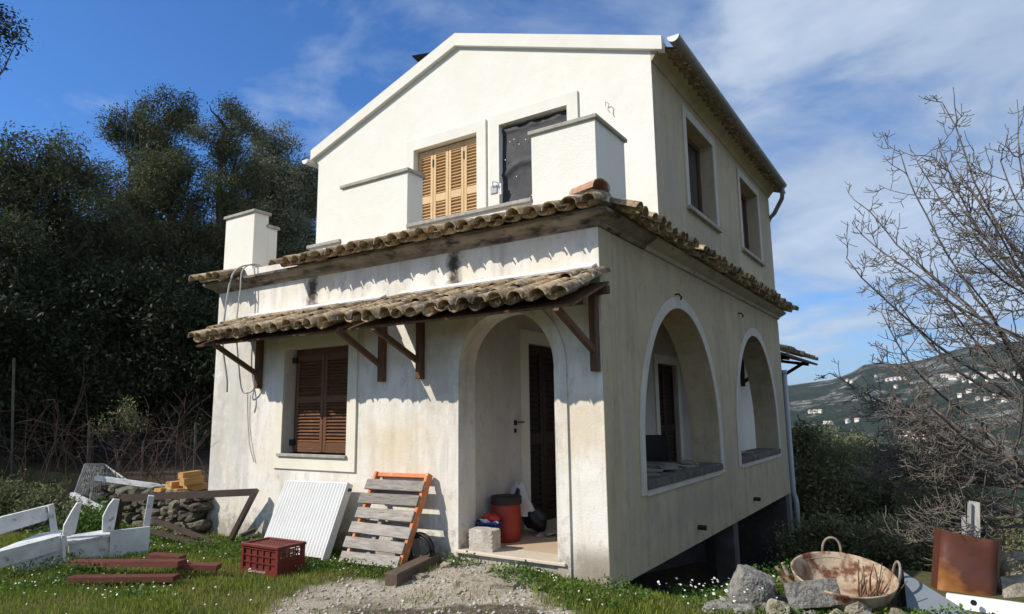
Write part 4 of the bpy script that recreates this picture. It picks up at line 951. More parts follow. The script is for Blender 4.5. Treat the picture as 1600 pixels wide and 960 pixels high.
boulder('boulder', 'flat slate-grey slab leaning in front of the rusty pan', (1.62,.32,-.06), (.23,.075,.115), (-.25,-.10,.45), 302, sq=.85, rough=.1)
boulder('boulder', 'small tan stone below the slate-grey slab', (1.40,.12,-.17), (.09,.08,.09), (0,.3,.2), 303, 'rock_warm')
boulder('boulder', 'low rounded stone among white flowers at the bottom edge', (.93,.08,-.22), (.13,.10,.07), (0,0,.4), 304)
boulder('boulder', 'flat pale stone at the bottom edge below the pointed boulder', (1.14,.07,-.20), (.11,.08,.045), (0,0,.5), 305)
boulder('boulder', 'brown stone wedged under the right of the pan', (1.93,.42,-.15), (.10,.09,.09), (0,.2,.9), 306, 'rock_warm')
rub = ['left of the pointed boulder','between pointed boulder and slab','under the left handle side of the pan','in front of the slab','below the pan rim','right under the pan','beside the blue-grey panel foot','behind the pointed boulder','at the foot of the slab','near the rusty stubs']
for i, (x_, y_, s_) in enumerate(((.98,.2,.06),(1.32,.22,.06),(1.42,.62,.07),(1.62,.16,.055),(1.78,.22,.06),(2.02,.30,.05),(2.2,.42,.06),(1.2,.66,.08),(1.5,.2,.045),(1.34,.5,.055))):
    boulder('stone', 'small rubble stone '+rub[i], (x_, y_, gz(x_,y_)+s_*.3), (s_*1.2, s_, s_*.7), (.2*i,.3,i*1.1), 330+i, 'rock' if i % 2 else 'rock_warm', sq=.6)
for i, (px, py, s_) in enumerate(((655,905,.055),(760,905,.03),(700,892,.07),(680,885,.025),(742,893,.03),(716,925,.03))):
    p = at(px, py, 'z', -.15); boulder('stone', ['small pale stone beside the end of the beam','small stone in the middle of the trodden path','broad pale lump of mortar on the path','tiny stone above the mortar lump','little stone near the porch step weeds','small stone low on the path'][i], (p.x, p.y, gz(p.x,p.y)+s_*.2), (s_*1.5, s_, s_*.5), (0,0,i), 310+i, 'rock_warm')
p = at(765, 912, 'z', -.14)
pv_ = MB().slab([(-.28,-.16,.03),(.25,-.19,.03),(.30,.10,.03),(-.02,.17,.03),(-.30,.08,.03)], .06, Vector((0,0,1))).build('paving_slab', 'rock_warm', None, loc=(p.x, p.y, gz(p.x,p.y)-.012), rot=(.02,.03,.4)); tag(pv_, 'broken flat paving slab sunk in the path before the porch', 'paving slab')

# ------------------------------------------------------------------ fence and brambles at the edge of the wood
fe = empty('wire_fence', (-8.5,1.6,.3)); tag(fe, 'rusty wire fence on thin posts in front of the dark wood', 'fence')
fp = []
for px, py0, py1, dep in ((20,560,735,11.3),(138,658,735,11.5),(222,690,745,11.6),(304,662,742,11.6)):
    a = at(px, py1, 'd', dep); b_ = at(px+2, py0, 'd', dep); fp.append((a, b_)); MB().tube([a-fe.location-Vector((0,0,.3)), b_-fe.location], .02, 6).build('fence_post', 'post_grey', fe)
wr = MB()
for (a0, b0), (a1, b1) in zip(fp, fp[1:]):
    for k in range(9):
        t_ = (k+.3)/9; p0 = a0.lerp(b0 if (b0-a0).length < 1.2 else a0+Vector((0,0,1.0)), t_); p1 = a1.lerp(b1 if (b1-a1).length < 1.2 else a1+Vector((0,0,1.0)), t_); mid = (p0+p1)/2-Vector((0,0,.03+.02*(k % 3)))
        wr.tube([p0-fe.location, mid-fe.location, p1-fe.location], .0035, 4)
    for k in range(14):
        t_ = (k+.5)/14; p0 = a0.lerp(a1, t_); wr.tube([p0-fe.location, p0+Vector((0,0,.85))-fe.location], .003, 3)
wr.build('wire', 'bramble', fe)
def bramble(label, px, py, dep, n, span, h, seed, m='bramble', name='bramble'):
    rr = random.Random(seed); b0 = at(px, py, 'd', dep); e = empty(name, b0); tag(e, label, 'bramble', 'bare brambles along the fence'); s_ = MB()
    for _ in range(n):
        p = Vector((rr.uniform(-span,span)*.5, rr.uniform(-.4,.4), -.1)); d = Vector((rr.gauss(0,.5), rr.gauss(0,.4), 1)).normalized(); pts = [p]; ln = h*rr.uniform(.6,1.4); sag = rr.uniform(.02,.3)
        for i in range(8):
            d = (d+Vector((rr.gauss(0,.13), rr.gauss(0,.13), -sag*i/8))).normalized(); p = p+d*ln/8; pts.append(p)
            if rr.random() < .55 and i > 2:
                q = p; dd = (d+Vector((rr.gauss(0,.7), rr.gauss(0,.5), rr.gauss(0,.5)))).normalized(); s_.tube([q, q+dd*ln*.14, q+dd*ln*.25+Vector((0,0,-.02))], [.004,.003,.002], 3)
        s_.tube(pts, [.0075-.0055*i/8 for i in range(9)], 4)
    s_.build('stem', m, e); return e
bramble('tangle of bare bramble stems between cage and timber blocks', 240, 740, 10.6, 24, 1.8, 1.3, 1); bramble('bare bramble stems arching by the left wall of the house', 300, 735, 10.4, 16, 1.2, 1.2, 2)
bramble('thin bare bramble stems behind the wire cage', 120, 745, 11, 20, 2.4, 1.3, 3); bramble('bare bramble stems at the left edge before the wood', 20, 745, 11, 22, 2.2, 1.5, 4)
make_tree('shrub', 'small flowering shrub with pale specks behind the fence post', foot(190,690,12.2), [cl(195,650,12.2,.28), cl(165,668,12.2,.22), cl(212,662,12.2,.22)], 1100, .05, 'bush_leaf', 130, .03, .3, cat='shrub')
make_tree('shrub', 'leafy green bush behind the white bench', foot(80,800,9.6), [cl(70,800,9.8,.26), cl(45,800,9.6,.24), cl(95,815,9.6,.2), cl(5,785,9.8,.28)], 9000, .06, 'bush_leaf', 131, .03, .3, cat='shrub')
make_tree('shrub', 'green weeds between the white cabinet and the stone wall', foot(140,830,8.8), [cl(135,815,8.9,.2), cl(160,825,8.8,.18)], 3500, .05, 'weed_leaf', 132, .02, .3, cat='shrub')
# overhead cable in front of the trees
pc = MB().tube(smooth_path([at(-40,322,'d',14), at(60,368,'d',14), at(150,425,'d',14), at(250,500,'d',14.5), at(335,560,'d',15)]), .009, 5).build('power_cable', 'black_iron'); tag(pc, 'black overhead cable sagging across the dark trees', 'cable')

# ------------------------------------------------------------------ things against the front wall
def frame_of(a, b, c):
    """local frame: origin a, x towards b, z towards c"""
    a = Vector(a); x = (Vector(b)-a).normalized(); z = Vector(c)-a; z = (z-x*z.dot(x)).normalized(); y = z.cross(x); return Matrix(((x.x,y.x,z.x,a.x),(x.y,y.y,z.y,a.y),(x.z,y.z,z.z,a.z),(0,0,0,1)))
def thing(name, label, cat, a, b, c, group=None):
    e = empty(name); e.matrix_world = frame_of(a, b, c); tag(e, label, cat, group); return e
# radiator: ribbed white panel, folded edges
rd = thing('radiator', 'white ribbed steel radiator panel leaning on the front wall under window', 'radiator', (-4.22,-.52,-.17), (-3.12,-.52,-.15), (-4.24,-.16,.63))
RW, RH = 1.08, .86; n_ = 21; V = []; b = MB()
for i in range(n_):
    x0 = .02+(RW-.04)*i/n_; x1 = .02+(RW-.04)*(i+1)/n_; wv = x1-x0
    pr_ = [(x0+wv*t2, -.001-.014*math.sin(math.pi*t2)) for t2 in (0,.2,.4,.6,.8,1)]
    b.add([(a_, y_, z_) for z_ in (.02, RH-.02) for a_, y_ in pr_], [(q_, q_+1, q_+7, q_+6) for q_ in range(5)])
b.box(.02, RW-.02, 0, .06, .02, RH-.02); b.build('panel', 'radiator_white', rd)
for x0 in (0, RW-.02): MB().bev(x0, x0+.02, -.008, .09, 0, RH, .003).build('side_plate', 'radiator_white', rd)
MB().bev(.0205, RW-.0205, -.006, .085, RH-.019, RH, .003).build('top_grille', 'radiator_white', rd)
MB().tube([(RW-.01,.05,RH-.07),(RW+.03,.05,RH-.07)], .018, 8).build('valve', 'black_iron', rd)
# pallet with orange side rails
pl = thing('pallet', 'weathered plank pallet with orange side rails leaning by the porch arch', 'pallet', (-2.82,-.56,-.15), (-2.0,-.56,-.14), (-2.80,-.10,.76))
PW, PH = .83, 1.03
for x0 in (.02, PW-.06): MB().bev(x0, x0+.04, .0, .085, 0, PH, .004).build('rail', 'orange_paint', pl)
MB().bev(.061, PW-.061, .02, .06, PH-.05, PH-.005, .003).build('top_rail', 'orange_paint', pl)
for k, z in enumerate((.02,.175,.335,.495,.655,.815)):
    MB().bev(-.03+random.uniform(-.02,.02), PW+random.uniform(-.05,.0), -.022, -.001, z, z+.115, .003).build('plank', 'grey_plank', pl, rot=(0, random.uniform(-.02,.02), 0))
for z in (.06,.42,.78): MB().bev(.0, PW-.03, .087, .105, z, z+.09, .003).build('back_plank', 'grey_plank', pl)
MB().beam((.30,.05,.0),(.33,.05,.6),.05,.05).build('back_rail', 'grey_plank', pl)
hs = MB()
for k in range(7):
    r_ = .15+.012*(k % 3); hs.tube([(-2.02+r_*math.cos(a)+.03*k*.3, -.20-.018*k, .02+r_*math.sin(a)*.95) for a in np.linspace(0, 2*math.pi, 25)], .014, 6)
tag(hs.build('hose_coil', 'rubber', None, smooth=True), 'coil of black hose behind the orange pallet rail', 'hose')
# crate of red plastic with lattice sides
cr_ = empty('crate', (-3.62,-1.18,gz(-3.4,-1.0)-.01), (0,0,R(2))); tag(cr_, 'dark red plastic lattice crate with white script on the grass', 'crate')
cw, cdp, ch = .56, .34, .31
def lattice(w_, h_, nx_, nz_, fr=.035, bar=.012, th=.012):
    m_ = MB()
    for i in range(1, nx_): x_ = fr+(w_-2*fr)*i/nx_; m_.box(x_-bar/2, x_+bar/2, .002, th, fr+.03, h_-.045)
    for j in range(0, nz_+1): z_ = fr+.03+(h_-fr-.075)*j/nz_; m_.box(fr, w_-fr, .0, th-.002, z_-bar/2, z_+bar/2)
    return m_
lt = lattice(cw, ch, 5, 3); lt.box(.036, cw-.036, .001, .014, .01, .075); lt.box(.03, cw-.03, .0142, .017, .02, ch-.035); f_ = lt.build('side', 'crate_red', cr_)
lt = lattice(cw, ch, 5, 3); lt.box(.036, cw-.036, .001, .014, .01, .065); lt.build('side', 'crate_red', cr_, loc=(0,cdp-.014,0))
for x0 in (0, cw-.014):
    lt = lattice(cdp, ch, 5, 4); lt.box(.03, cdp-.03, .002, .012, .01, .19); lt.build('side', 'crate_red', cr_, loc=(x0+.014,0,0), rot=(0,0,R(90)))
for x0 in (0, cw-.036):
    for y0 in (-.004, cdp-.032): MB().bev(x0-.003, x0+.039, y0-.003, y0+.037, 0, ch-.02, .004).build('corner_post', 'crate_red', cr_)
rim = MB(); o_ = .012
rim.bev(-o_, cw+o_, -o_-.004, .022, ch-.03, ch, .005); rim.bev(-o_, cw+o_, cdp-.022, cdp+o_, ch-.03, ch, .005); rim.bev(-o_, .022, .0225, cdp-.0225, ch-.03, ch, .005); rim.bev(cw-.022, cw+o_, .0225, cdp-.0225, ch-.03, ch, .005); rim.build('rim', 'crate_red', cr_)
lt = MB()
for i in range(14): lt.box(.02+i*.039, .036+i*.039, .02, cdp-.02, .285, .293)
for j in range(8): lt.box(.02, cw-.02, .03+j*.038, .046+j*.038, .287, .295)
lt.box(.03, cw-.03, .03, cdp-.03, .22, .225)
lt.build('lid_lattice', 'crate_red', cr_)
sc = MB(); xx = .13
sc.tube([(xx+.028,-.0,.058),(xx+.01,-.0,.066),(xx-.006,-.0,.048),(xx+.004,-.0,.034),(xx+.026,-.0,.04)], .0055, 5); px_ = []
for k in range(26): px_.append((xx+.038+k*.0085, 0, .045+(.009 if k % 2 else -.008)+(.009 if k in (7,17,23) else 0)))
sc.tube(px_, .0042, 4); sc.build('script_mark', 'white_print', f_)
# beam end lying on the path
bm_ = thing('beam', 'short dark timber beam lying on the path before the pallet', 'beam', at(632,905,'z',-.14), at(688,876,'z',-.10), at(632,880,'z',-.14)); bm_.location.z = gz(bm_.location.x, bm_.location.y)+.02
bm_.rotation_euler = (0,0,math.atan2(at(688,876,'z',-.12).y-at(632,905,'z',-.12).y, at(688,876,'z',-.12).x-at(632,905,'z',-.12).x))
bm_.location = (-1.80,-.88,gz(-1.8,-.8)-.01); bm_.rotation_euler = (0,R(-4),R(96))
MB().bev(0, .74, -.075, .075, 0, .12, .008).build('timber', 'dark_beam', bm_)
# ------------------------------------------------------------------ things in the porch
def on_floor(px, py, z=.02): return at(px, py, 'z', z)
p = (-1.585,-.02,.021); bb = empty('stone_block', p, (0,0,R(4))); tag(bb, 'rough pale concrete block standing on the porch step', 'block')
me_ = stone_mesh(400, .165, .10, .125, .03, 4, .97); o = link('block', me_, 'breeze_block', bb, False, (.165,.10,.10)); 
br = empty('barrel', (-1.51,.62,.02)); tag(br, 'red plastic barrel with dark lid in the porch', 'barrel')
MB().lathe([(0,0),(.145,0),(.155,.02),(.158,.10),(.162,.12),(.158,.14),(.162,.26),(.166,.28),(.162,.30),(.158,.38),(.15,.41)], 28).build('body', 'barrel_red', br, smooth=True)
MB().lathe([(.168,.39),(.172,.40),(.172,.46),(.165,.475),(.10,.485),(0,.485)], 28).build('lid', 'barrel_lid', br, smooth=True)
bk = empty('bucket', (-1.56,.36,.02)); tag(bk, 'blue bucket full of red rags and scraps left of barrel', 'bucket')
MB().lathe([(0,0),(.10,0),(.105,.01),(.135,.22),(.145,.225),(.145,.24),(.13,.24),(.1,.03),(0,.03)], 24).build('pail', 'bucket_blue', bk, smooth=True)
MB().tube([(.14*math.cos(a), -.02-.05*math.sin(a), .235+.01*math.sin(a)) for a in np.linspace(0, math.pi, 12)], .004, 5).build('bail', 'black_iron', bk)
def crumple(seed, sx, sy, sz, rough=.75): return stone_mesh(seed, sx, sy, sz, rough, 3, 0)
for k, (dx, dy, dz, s_, m_, lb) in enumerate(((-.05,.03,.27,.075,'rag_red','crumpled red rag on the left of blue bucket'),(.06,.02,.28,.065,'rag_red','crumpled red rag on the right of blue bucket'),(.0,-.06,.24,.06,'plastic_white','pale crumpled wrapper at front of blue bucket'),(.11,-.04,.235,.04,'plastic_white','white scrap hanging on the blue bucket rim'))):
    tag(link('scrap', crumple(410+k, s_*.85, s_*.8, s_*.5), m_, None, False, (-1.56+dx,.36+dy,.02+dz)), lb, 'scrap')
tag(link('bag', crumple(420, .14, .14, .14, .45), 'plastic_black', None, True, (-1.50,1.14,.18)), 'black bin bag sitting behind the barrel', 'bag')
wb = empty('bag', (-1.54,1.0,.36)); tag(wb, 'white plastic carrier bag with dark print on the black bag', 'bag')
V = []; F = []; nu, nv = 20, 12
for j in range(nv+1):
    for i in range(nu):
        a = 2*math.pi*i/nu; t_ = j/nv; r_ = .13*(1-.75*t_**2.2)*(1+.18*math.sin(3*a+2*t_*3)+.10*math.sin(7*a+t_*9)); V.append((r_*math.cos(a)-.05*t_, r_*.8*math.sin(a), t_*.34-.10+.03*math.sin(2*a)))
for j in range(nv):
    for i in range(nu): F.append((j*nu+i, j*nu+(i+1) % nu, (j+1)*nu+(i+1) % nu, (j+1)*nu+i))
bgm = MB().add(V, F).build('sack', 'plastic_white', wb, smooth=True)
MB().slab([(-.02,-.125,.05),(.03,-.12,.07),(.035,-.10,.17),(.0,-.105,.20),(-.03,-.115,.12)], .004).build('print', 'plastic_black', bgm)
bp_ = ['lowest warped board of the pile by the porch door','second warped board of the pile by the porch door','third warped board of the pile by the porch door','upper warped board of the pile by the porch door','topmost short board of the pile by the porch door']
for k in range(5):
    o = MB().bev(-.34, .34, -.06, .06, 0, .02, .003).build('board', 'grey_plank', None, loc=(-1.16+.03*k,1.26+.03*k,.03+.024*k), rot=(random.uniform(-.06,.06), -.05-.04*k, R(48+random.uniform(-22,22)))); tag(o, bp_[k], 'board', 'boards piled in the porch')
# ------------------------------------------------------------------ clutter on the veranda parapet, seen through the arches
for k in range(9):
    yy = 1.5+.22*k; o = MB().bev(-.12, .12, -.1, .1, 0, random.uniform(.015,.03), .003).build('debris_board', 'paper', None, loc=(-.2-.06*(k % 3),yy,.688+.03*(k % 2)), rot=(random.uniform(-.05,.05), random.uniform(-.08,.03), random.uniform(0,3))); tag(o, 'loose broken board lying on the nearer arch sill', 'board', 'broken boards on the arch sills')
for k in range(3):
    o = MB().bev(-.14, .14, -.1, .1, 0, .025, .003).build('debris_board', 'paper', None, loc=(-.18-.06*(k % 2),5.0+.35*k,.688+.03*(k % 2)), rot=(0, random.uniform(-.08,.03), random.uniform(0,3))); tag(o, 'loose broken board lying on the farther arch sill', 'board', 'broken boards on the far arch sill')
st = empty('stacked_chair', (-1.2,4.4,.02), (0,0,.5)); tag(st, 'dark chair standing in the porch behind the nearer arch', 'chair')
MB().bev(-.22,.22,-.22,.22,.42,.47,.01).build('seat', 'plastic_black', st); MB().bev(-.22,.22,.18,.22,.47,1.0,.01).build('backrest', 'plastic_black', st)
for sx in (-.2,.2):
    for sy in (-.2,.2): MB().beam((sx,sy,0),(sx,sy,.42),.035,.035).build('leg', 'plastic_black', st)
bx_ = empty('cardboard_box', (-.95,4.0,.02), (0,0,.3)); tag(bx_, 'dark box with rubble sacks behind the nearer arch sill', 'box')
MB().bev(-.3,.3,-.25,.25,0,.62,.01).build('carton', 'paper', bx_); MB().slab([(-.3,-.25,.62),(-.3,.25,.62),(-.45,.25,.75),(-.45,-.25,.75)], .008).build('flap', 'paper', bx_)

# ------------------------------------------------------------------ junk heap on the left
fr = empty('steel_frame', (-4.83,-.15,.44)); tag(fr, 'dark brown steel door frame leaning from the ground to the house wall', 'frame')
c0 = Vector((-4.83,-.15,.44)); c1 = Vector((-6.40,-1.0,.37)); l0 = at(357,850,'z',-.2); l1 = at(176,842,'z',-.2)
MB().beam((0,0,0), c1-c0, .05, .085).build('lintel', 'brown_steel', fr); MB().beam((.0,0,.03), l0-c0, .085, .05).build('jamb', 'brown_steel', fr); MB().beam(c1-c0, l1-c0, .07, .045).build('jamb', 'brown_steel', fr)
dp = [((240,812,8.6),(346,852,8.3),'dark plank sloping down behind the white cabinet to the grass'),((236,830,8.5),(335,856,8.2),'lower dark plank beside the white cabinet'),((235,868,7.6),(372,882,7.9),'black charred plank lying right of the red boards'),((375,838,8.4),(398,828,8.5),'charred board end behind the red crate'),((374,846,8.3),(405,836,8.4),'second charred board end behind the red crate')]
for a, b_, lb in dp:
    A, B_ = at(a[0],a[1],'d',a[2]), at(b_[0],b_[1],'d',b_[2]); o = MB().beam((0,0,0), B_-A, .09, .035).build('plank', 'brown_steel', None, loc=A); tag(o, lb, 'plank', 'dark planks of the junk heap')
rdz = [((112,880,-.10),(285,880,-.04),.055,'long upper red-brown board before the white cabinet'),((280,884,-.08),(342,886,-.10),.05,'red-brown board end sticking out to the right'),((110,905,-.14),(276,903,-.13),.05,'lower red-brown board in the grass'),((235,868,-.02),(285,872,-.04),.045,'brown board tucked behind the upper red board')]
for a, b_, hh, lb in rdz:
    A, B_ = at(a[0],a[1],'z',a[2]), at(b_[0],b_[1],'z',b_[2]); o = MB().beam((0,0,0), B_-A, .13, hh).build('board', 'red_wood', None, loc=A); tag(o, lb, 'board', 'red-brown boards on the grass')
# white bench on its side at the far left
wbn = empty('bench', at(50,900,'z',-.2)); tag(wbn, 'white painted wooden bench tipped at the left edge', 'bench'); B0 = wbn.location.copy()
def board(parent, name, pts, th, m, origin):
    return MB().slab([Vector(p_)-origin for p_ in pts], th).build(name, m, parent)
def q7(px, py, off=0, d0=6.95, k_=.0045, p0=60): return at(px, py, 'd', d0+off+k_*(px-p0))
board(wbn, 'back_board', [q7(-30,822,.3), q7(-30,842,.3), q7(8,832,.3), q7(72,812,.3), q7(83,787,.3), q7(2,807,.3)][::-1], .03, 'white_paint', B0)
board(wbn, 'back_post', [q7(74,790,.27), q7(83,787,.27), q7(90,836,.22), q7(79,838,.22)], .04, 'white_paint', B0)
board(wbn, 'front_rail', [q7(-20,866), q7(94,836), q7(95,858), q7(8,884), q7(-20,892)], .03, 'white_paint', B0)
board(wbn, 'seat', [q7(-20,866,.003), q7(60,834,.24), q7(98,829,.24), q7(94,836,.003)][::-1], .025, 'white_paint', B0)
board(wbn, 'leg', [q7(94,836,-.01), q7(99,836,-.01), q7(103,908,-.03), q7(98,908,-.03)], .05, 'white_paint', B0)
board(wbn, 'end_panel', [q7(20,881,.05), q7(94,858,.05), q7(97,905,.03), q7(20,912,.03)], .02, 'white_paint', B0)
# broken white cabinet with pointed ends
wc = empty('cabinet', at(170,885,'z',-.2)); tag(wc, 'broken white cabinet with two pointed end boards and a grey panel', 'cabinet'); B1 = wc.location.copy(); dC = 7.45
def q8(px, py, off=0, k_=.0045): return at(px, py, 'd', dC+off+k_*(px-140))
board(wc, 'top', [q8(104,848), q8(171,836), q8(176,826,.25), q8(100,838,.25)], .025, 'white_paint', B1)
board(wc, 'front_panel', [q8(107,849,.02), q8(107,890,.02), q8(171,888,.02), q8(170,838,.02)], .02, 'white_paint', B1)
board(wc, 'side_panel', [q8(172,830,.03,.0034), q8(171,886,.03,.0034), q8(230,884,.03,.0034), q8(235,823,.03,.0034)], .02, 'white_paint', B1)
board(wc, 'end_board', [q8(98,838,.15), q8(100,822,.15), q8(112,800,.15), q8(121,786,.15), q8(128,786,.15), q8(118,832,.15), q8(110,838,.15)][::-1], .035, 'white_paint', B1)
board(wc, 'end_board', [q8(160,834,.15), q8(161,808,.15), q8(170,790,.15), q8(178,780,.15), q8(187,781,.15), q8(178,828,.15)][::-1], .035, 'white_paint', B1)
board(wc, 'post', [q8(223,826,.06,.0034), q8(232,775,.06,.0034), q8(241,776,.06,.0034), q8(233,827,.06,.0034)][::-1], .05, 'white_paint', B1)
board(wc, 'bracket_board', [q8(96,842,-.05), q8(104,838,-.02), q8(106,852,-.02), q8(97,858,-.05)][::-1], .03, 'white_paint', B1)
# wire cage leaning on the wall
cgd = 10.2; cg = empty('cage', at(155,800,'d',cgd)); tag(cg, 'grey wire mesh cage tilted on the rubble left of timber blocks', 'cage'); O = cg.location.copy()
q0, q1, q2, q3 = [at(*p_, 'd', d_)-O for p_, d_ in (((133,726),10.3),((115,776),10.1),((160,800),10.0),((208,757),10.6))]; q4, q5 = at(163,726,'d',10.9)-O, at(140,772,'d',10.8)-O; q6 = at(192,800,'d',10.7)-O
fm = MB()
for a, b_ in ((q0,q1),(q0,q4),(q4,q3),(q3,q6),(q1,q2),(q2,q6),(q4,q5),(q5,q1)): fm.tube([a, b_], .014, 5)
fm.tube([q0.lerp(q4,.5)*1.0, q1.lerp(q2,.55)], .012, 4); fm.tube([q4.lerp(q3,.5), q2.lerp(q6,.4)], .012, 4); fm.build('frame', 'wire_grey', cg)
ms = MB()
def mesh_face(a, b_, c_, d_, n1_, n2_):
    for i in range(n1_+1): t_ = i/n1_; ms.tube([a.lerp(b_,t_), d_.lerp(c_,t_)], .0042, 3, False)
    for i in range(n2_+1): t_ = i/n2_; ms.tube([a.lerp(d_,t_), b_.lerp(c_,t_)], .0042, 3, False)
mesh_face(q0, q4, q2.lerp(q6,.3), q1, 14, 26); mesh_face(q4, q3, q6, q2.lerp(q6,.3), 16, 22); mesh_face(q0, q4, q5, q1, 10, 22); ms.build('wire_mesh', 'wire_grey', cg)
for (a, b_, w_, lb) in (((112,773,9.95),(160,797,9.7),.07,'white post lying along the foot of the wire cage'),((150,747,10.4),(262,762,10.3),.07,'long white plank running behind the wire cage to the timber')):
    A, B_ = at(a[0],a[1],'d',a[2]), at(b_[0],b_[1],'d',b_[2]); o = MB().beam((0,0,0), B_-A, w_, w_).build('post', 'white_paint', None, loc=A); tag(o, lb, 'post')
# short lengths of fresh timber on the stone wall
tb_ = [((263,763),(276,761),.17,'upright yellow timber block at left of the stack on stone wall'),((282,744),(299,741),.09,'topmost yellow timber block of the stack'),((284,754),(303,750),.10,'second yellow timber block from the top of the stack'),((290,764),(308,760),.09,'lowest yellow timber block on the right of the stack'),((246,766),(257,766),.05,'small tan timber offcut left of the yellow stack'),((272,768),(288,767),.06,'yellow timber block under the middle of the stack')]
for k, (a, b_, hh, lb) in enumerate(tb_):
    A, B_ = at(*a,'d',9.55-.05*(k % 3)), at(*b_,'d',9.7-.05*(k % 3)); d_ = (B_-A).normalized(); o = MB().beam(Vector((0,0,0)), d_*max((B_-A).length, .12)+Vector((0,.12,0)), .12, hh).build('timber_block', 'fresh_timber', None, loc=A); tag(o, lb, 'timber', 'fresh timber blocks on the stone wall')

# ------------------------------------------------------------------ right foreground
pn = empty('pan', (1.80,.70,-.045), (R(13),R(4),R(12))); tag(pn, 'large rusty two-handled pan tilted on the stones full of twigs', 'pan')
MB().lathe([(0,-.10),(.24,-.10),(.31,-.06),(.36,.02),(.385,.09),(.395,.10),(.405,.095),(.40,.085),(.375,.015),(.325,-.075),(.25,-.12),(0,-.12)], 44).build('bowl', 'pan_rust', pn, smooth=True)
for a0 in (R(98), R(8)):
    pts = []
    for t_ in np.linspace(0, math.pi, 14):
        s_ = math.cos(t_)*(.075+.012*math.sin(t_)); z_ = .07+.15*math.sin(t_)**.8; pts.append(((.395+.02*math.sin(t_))*math.cos(a0)-s_*math.sin(a0), (.395+.02*math.sin(t_))*math.sin(a0)+s_*math.cos(a0), z_))
    MB().tube(pts, .0105, 8).build('handle', 'pan_handle', pn, smooth=True)
MB().lathe([(.372,.045),(.378,.05),(.376,.058),(.37,.055)], 44).build('bead', 'pan_rust', pn, smooth=True)
for k in range(16):
    a = random.uniform(-1.0,.35); r_ = random.uniform(.05,.34); p0 = Vector((r_*math.cos(a)+.02, r_*math.sin(a), -.085)); p1 = p0+Vector((random.uniform(-.06,.12), random.uniform(-.06,.14), random.uniform(.14,.30)))
    s_ = MB().tube(smooth_path([(0,0,0), (p1-p0)*.5+Vector((random.uniform(-.03,.03),random.uniform(-.03,.03),0)), p1-p0], 3), [.007]*4+[.004]*3, 5); w0 = pn.matrix_world if False else (Matrix.Translation(pn.location) @ Euler(pn.rotation_euler).to_matrix().to_4x4())
    o = s_.build('twig', 'twig', None, loc=w0 @ p0, rot=pn.rotation_euler); tag(o, 'dry brown twig standing in the rusty pan', 'twig', 'dry twigs in the pan')
for k, (a, b_) in enumerate((((1235,905),(1222,880)),((1240,915),(1212,886)),((1235,922),(1216,902)))):
    A, B_ = at(*a,'y',.55), at(*b_,'y',.5); o = MB().tube([(0,0,0), B_-A], [.022,.012], 7).build('rusty_spike', 'pan_rust', None, loc=A); tag(o, 'rusty iron stub sticking out left of the pan', 'iron', 'rusty stubs beside the pan')
# leaning blue-grey board, rusty sheet, enamel tub edge, boards
O = at(1420,955,'y',.75); bgp = empty('panel', O); tag(bgp, 'blue-grey painted panel leaning right of the pan', 'panel')
board(bgp, 'sheet', [at(1412,894,'y',1.0), at(1420,980,'y',.62), at(1560,985,'y',.7), at(1482,937,'y',1.05)], .03, 'blue_grey', O); board(bgp, 'edge', [at(1400,905,'y',1.02), at(1404,975,'y',.66), at(1418,980,'y',.63), at(1411,894,'y',1.01)], .02, 'plastic_black', O)
O = at(1510,935,'y',1.55); rs = empty('rusty_sheet', O); tag(rs, 'upright rust-red metal sheet folded at both edges', 'metal sheet')
V = []; nI, nJ = 16, 10
P00, P10, P11, P01 = at(1464,924,'y',1.55), at(1556,936,'y',1.6), at(1561,846,'y',1.62), at(1470,829,'y',1.58)
for j in range(nJ+1):
    for i in range(nI+1):
        u_, v_ = i/nI, j/nJ; p_ = (P00*(1-u_)+P10*u_)*(1-v_)+(P01*(1-u_)+P11*u_)*v_; p_ = p_+Vector((0,.010*math.sin(u_*7+v_*3)+.008*math.sin(v_*9+u_*4)+.04*(abs(u_-.5)*2)**10,0)); V.append(p_-O)
F = [(j*(nI+1)+i, j*(nI+1)+i+1, (j+1)*(nI+1)+i+1, (j+1)*(nI+1)+i) for j in range(nJ) for i in range(nI)]
sh = MB().add(V+[v_+Vector((0,.006,0)) for v_ in V], F+[tuple(k_+len(V) for k_ in f_[::-1]) for f_ in F]).build('sheet', 'rust_sheet', rs, smooth=True)
board(rs, 'flange', [P00+Vector((-.002,.06,0)), P01+Vector((-.002,.06,0)), P01+Vector((-.05,.16,0)), P00+Vector((-.05,.16,0))], .006, 'rust_sheet', O); board(rs, 'flange', [P10+Vector((.002,.06,0)), P10+Vector((.03,.2,0)), P11+Vector((.03,.2,0)), P11+Vector((.002,.06,0))], .006, 'rust_sheet', O)
O = at(1530,950,'y',.95); tubt = empty('bathtub', O); tag(tubt, 'rim of an upturned white enamel tub at the lower right corner', 'bathtub')
tb2 = MB(); pr = [(0,-.34),(.0,.0),(.02,.028),(.06,.036),(.10,.025),(.115,-.02),(.13,-.3)]; d_ = (at(1700,968,'y',.85)-at(1475,933,'y',1.0)).normalized(); s0 = at(1478,936,'y',1.0)-O; nrm = Vector((-d_.y, d_.x, 0))
for k in range(13):
    q = s0+d_*(1.25*k/12)+nrm*(.05*math.sin(math.pi*k/12)); tb2.v += [tuple(q+nrm*a+Vector((0,0,z_))) for a, z_ in pr]
for k in range(12):
    for j in range(len(pr)-1): i0 = k*len(pr)+j; tb2.f.append((i0, i0+len(pr), i0+len(pr)+1, i0+1))
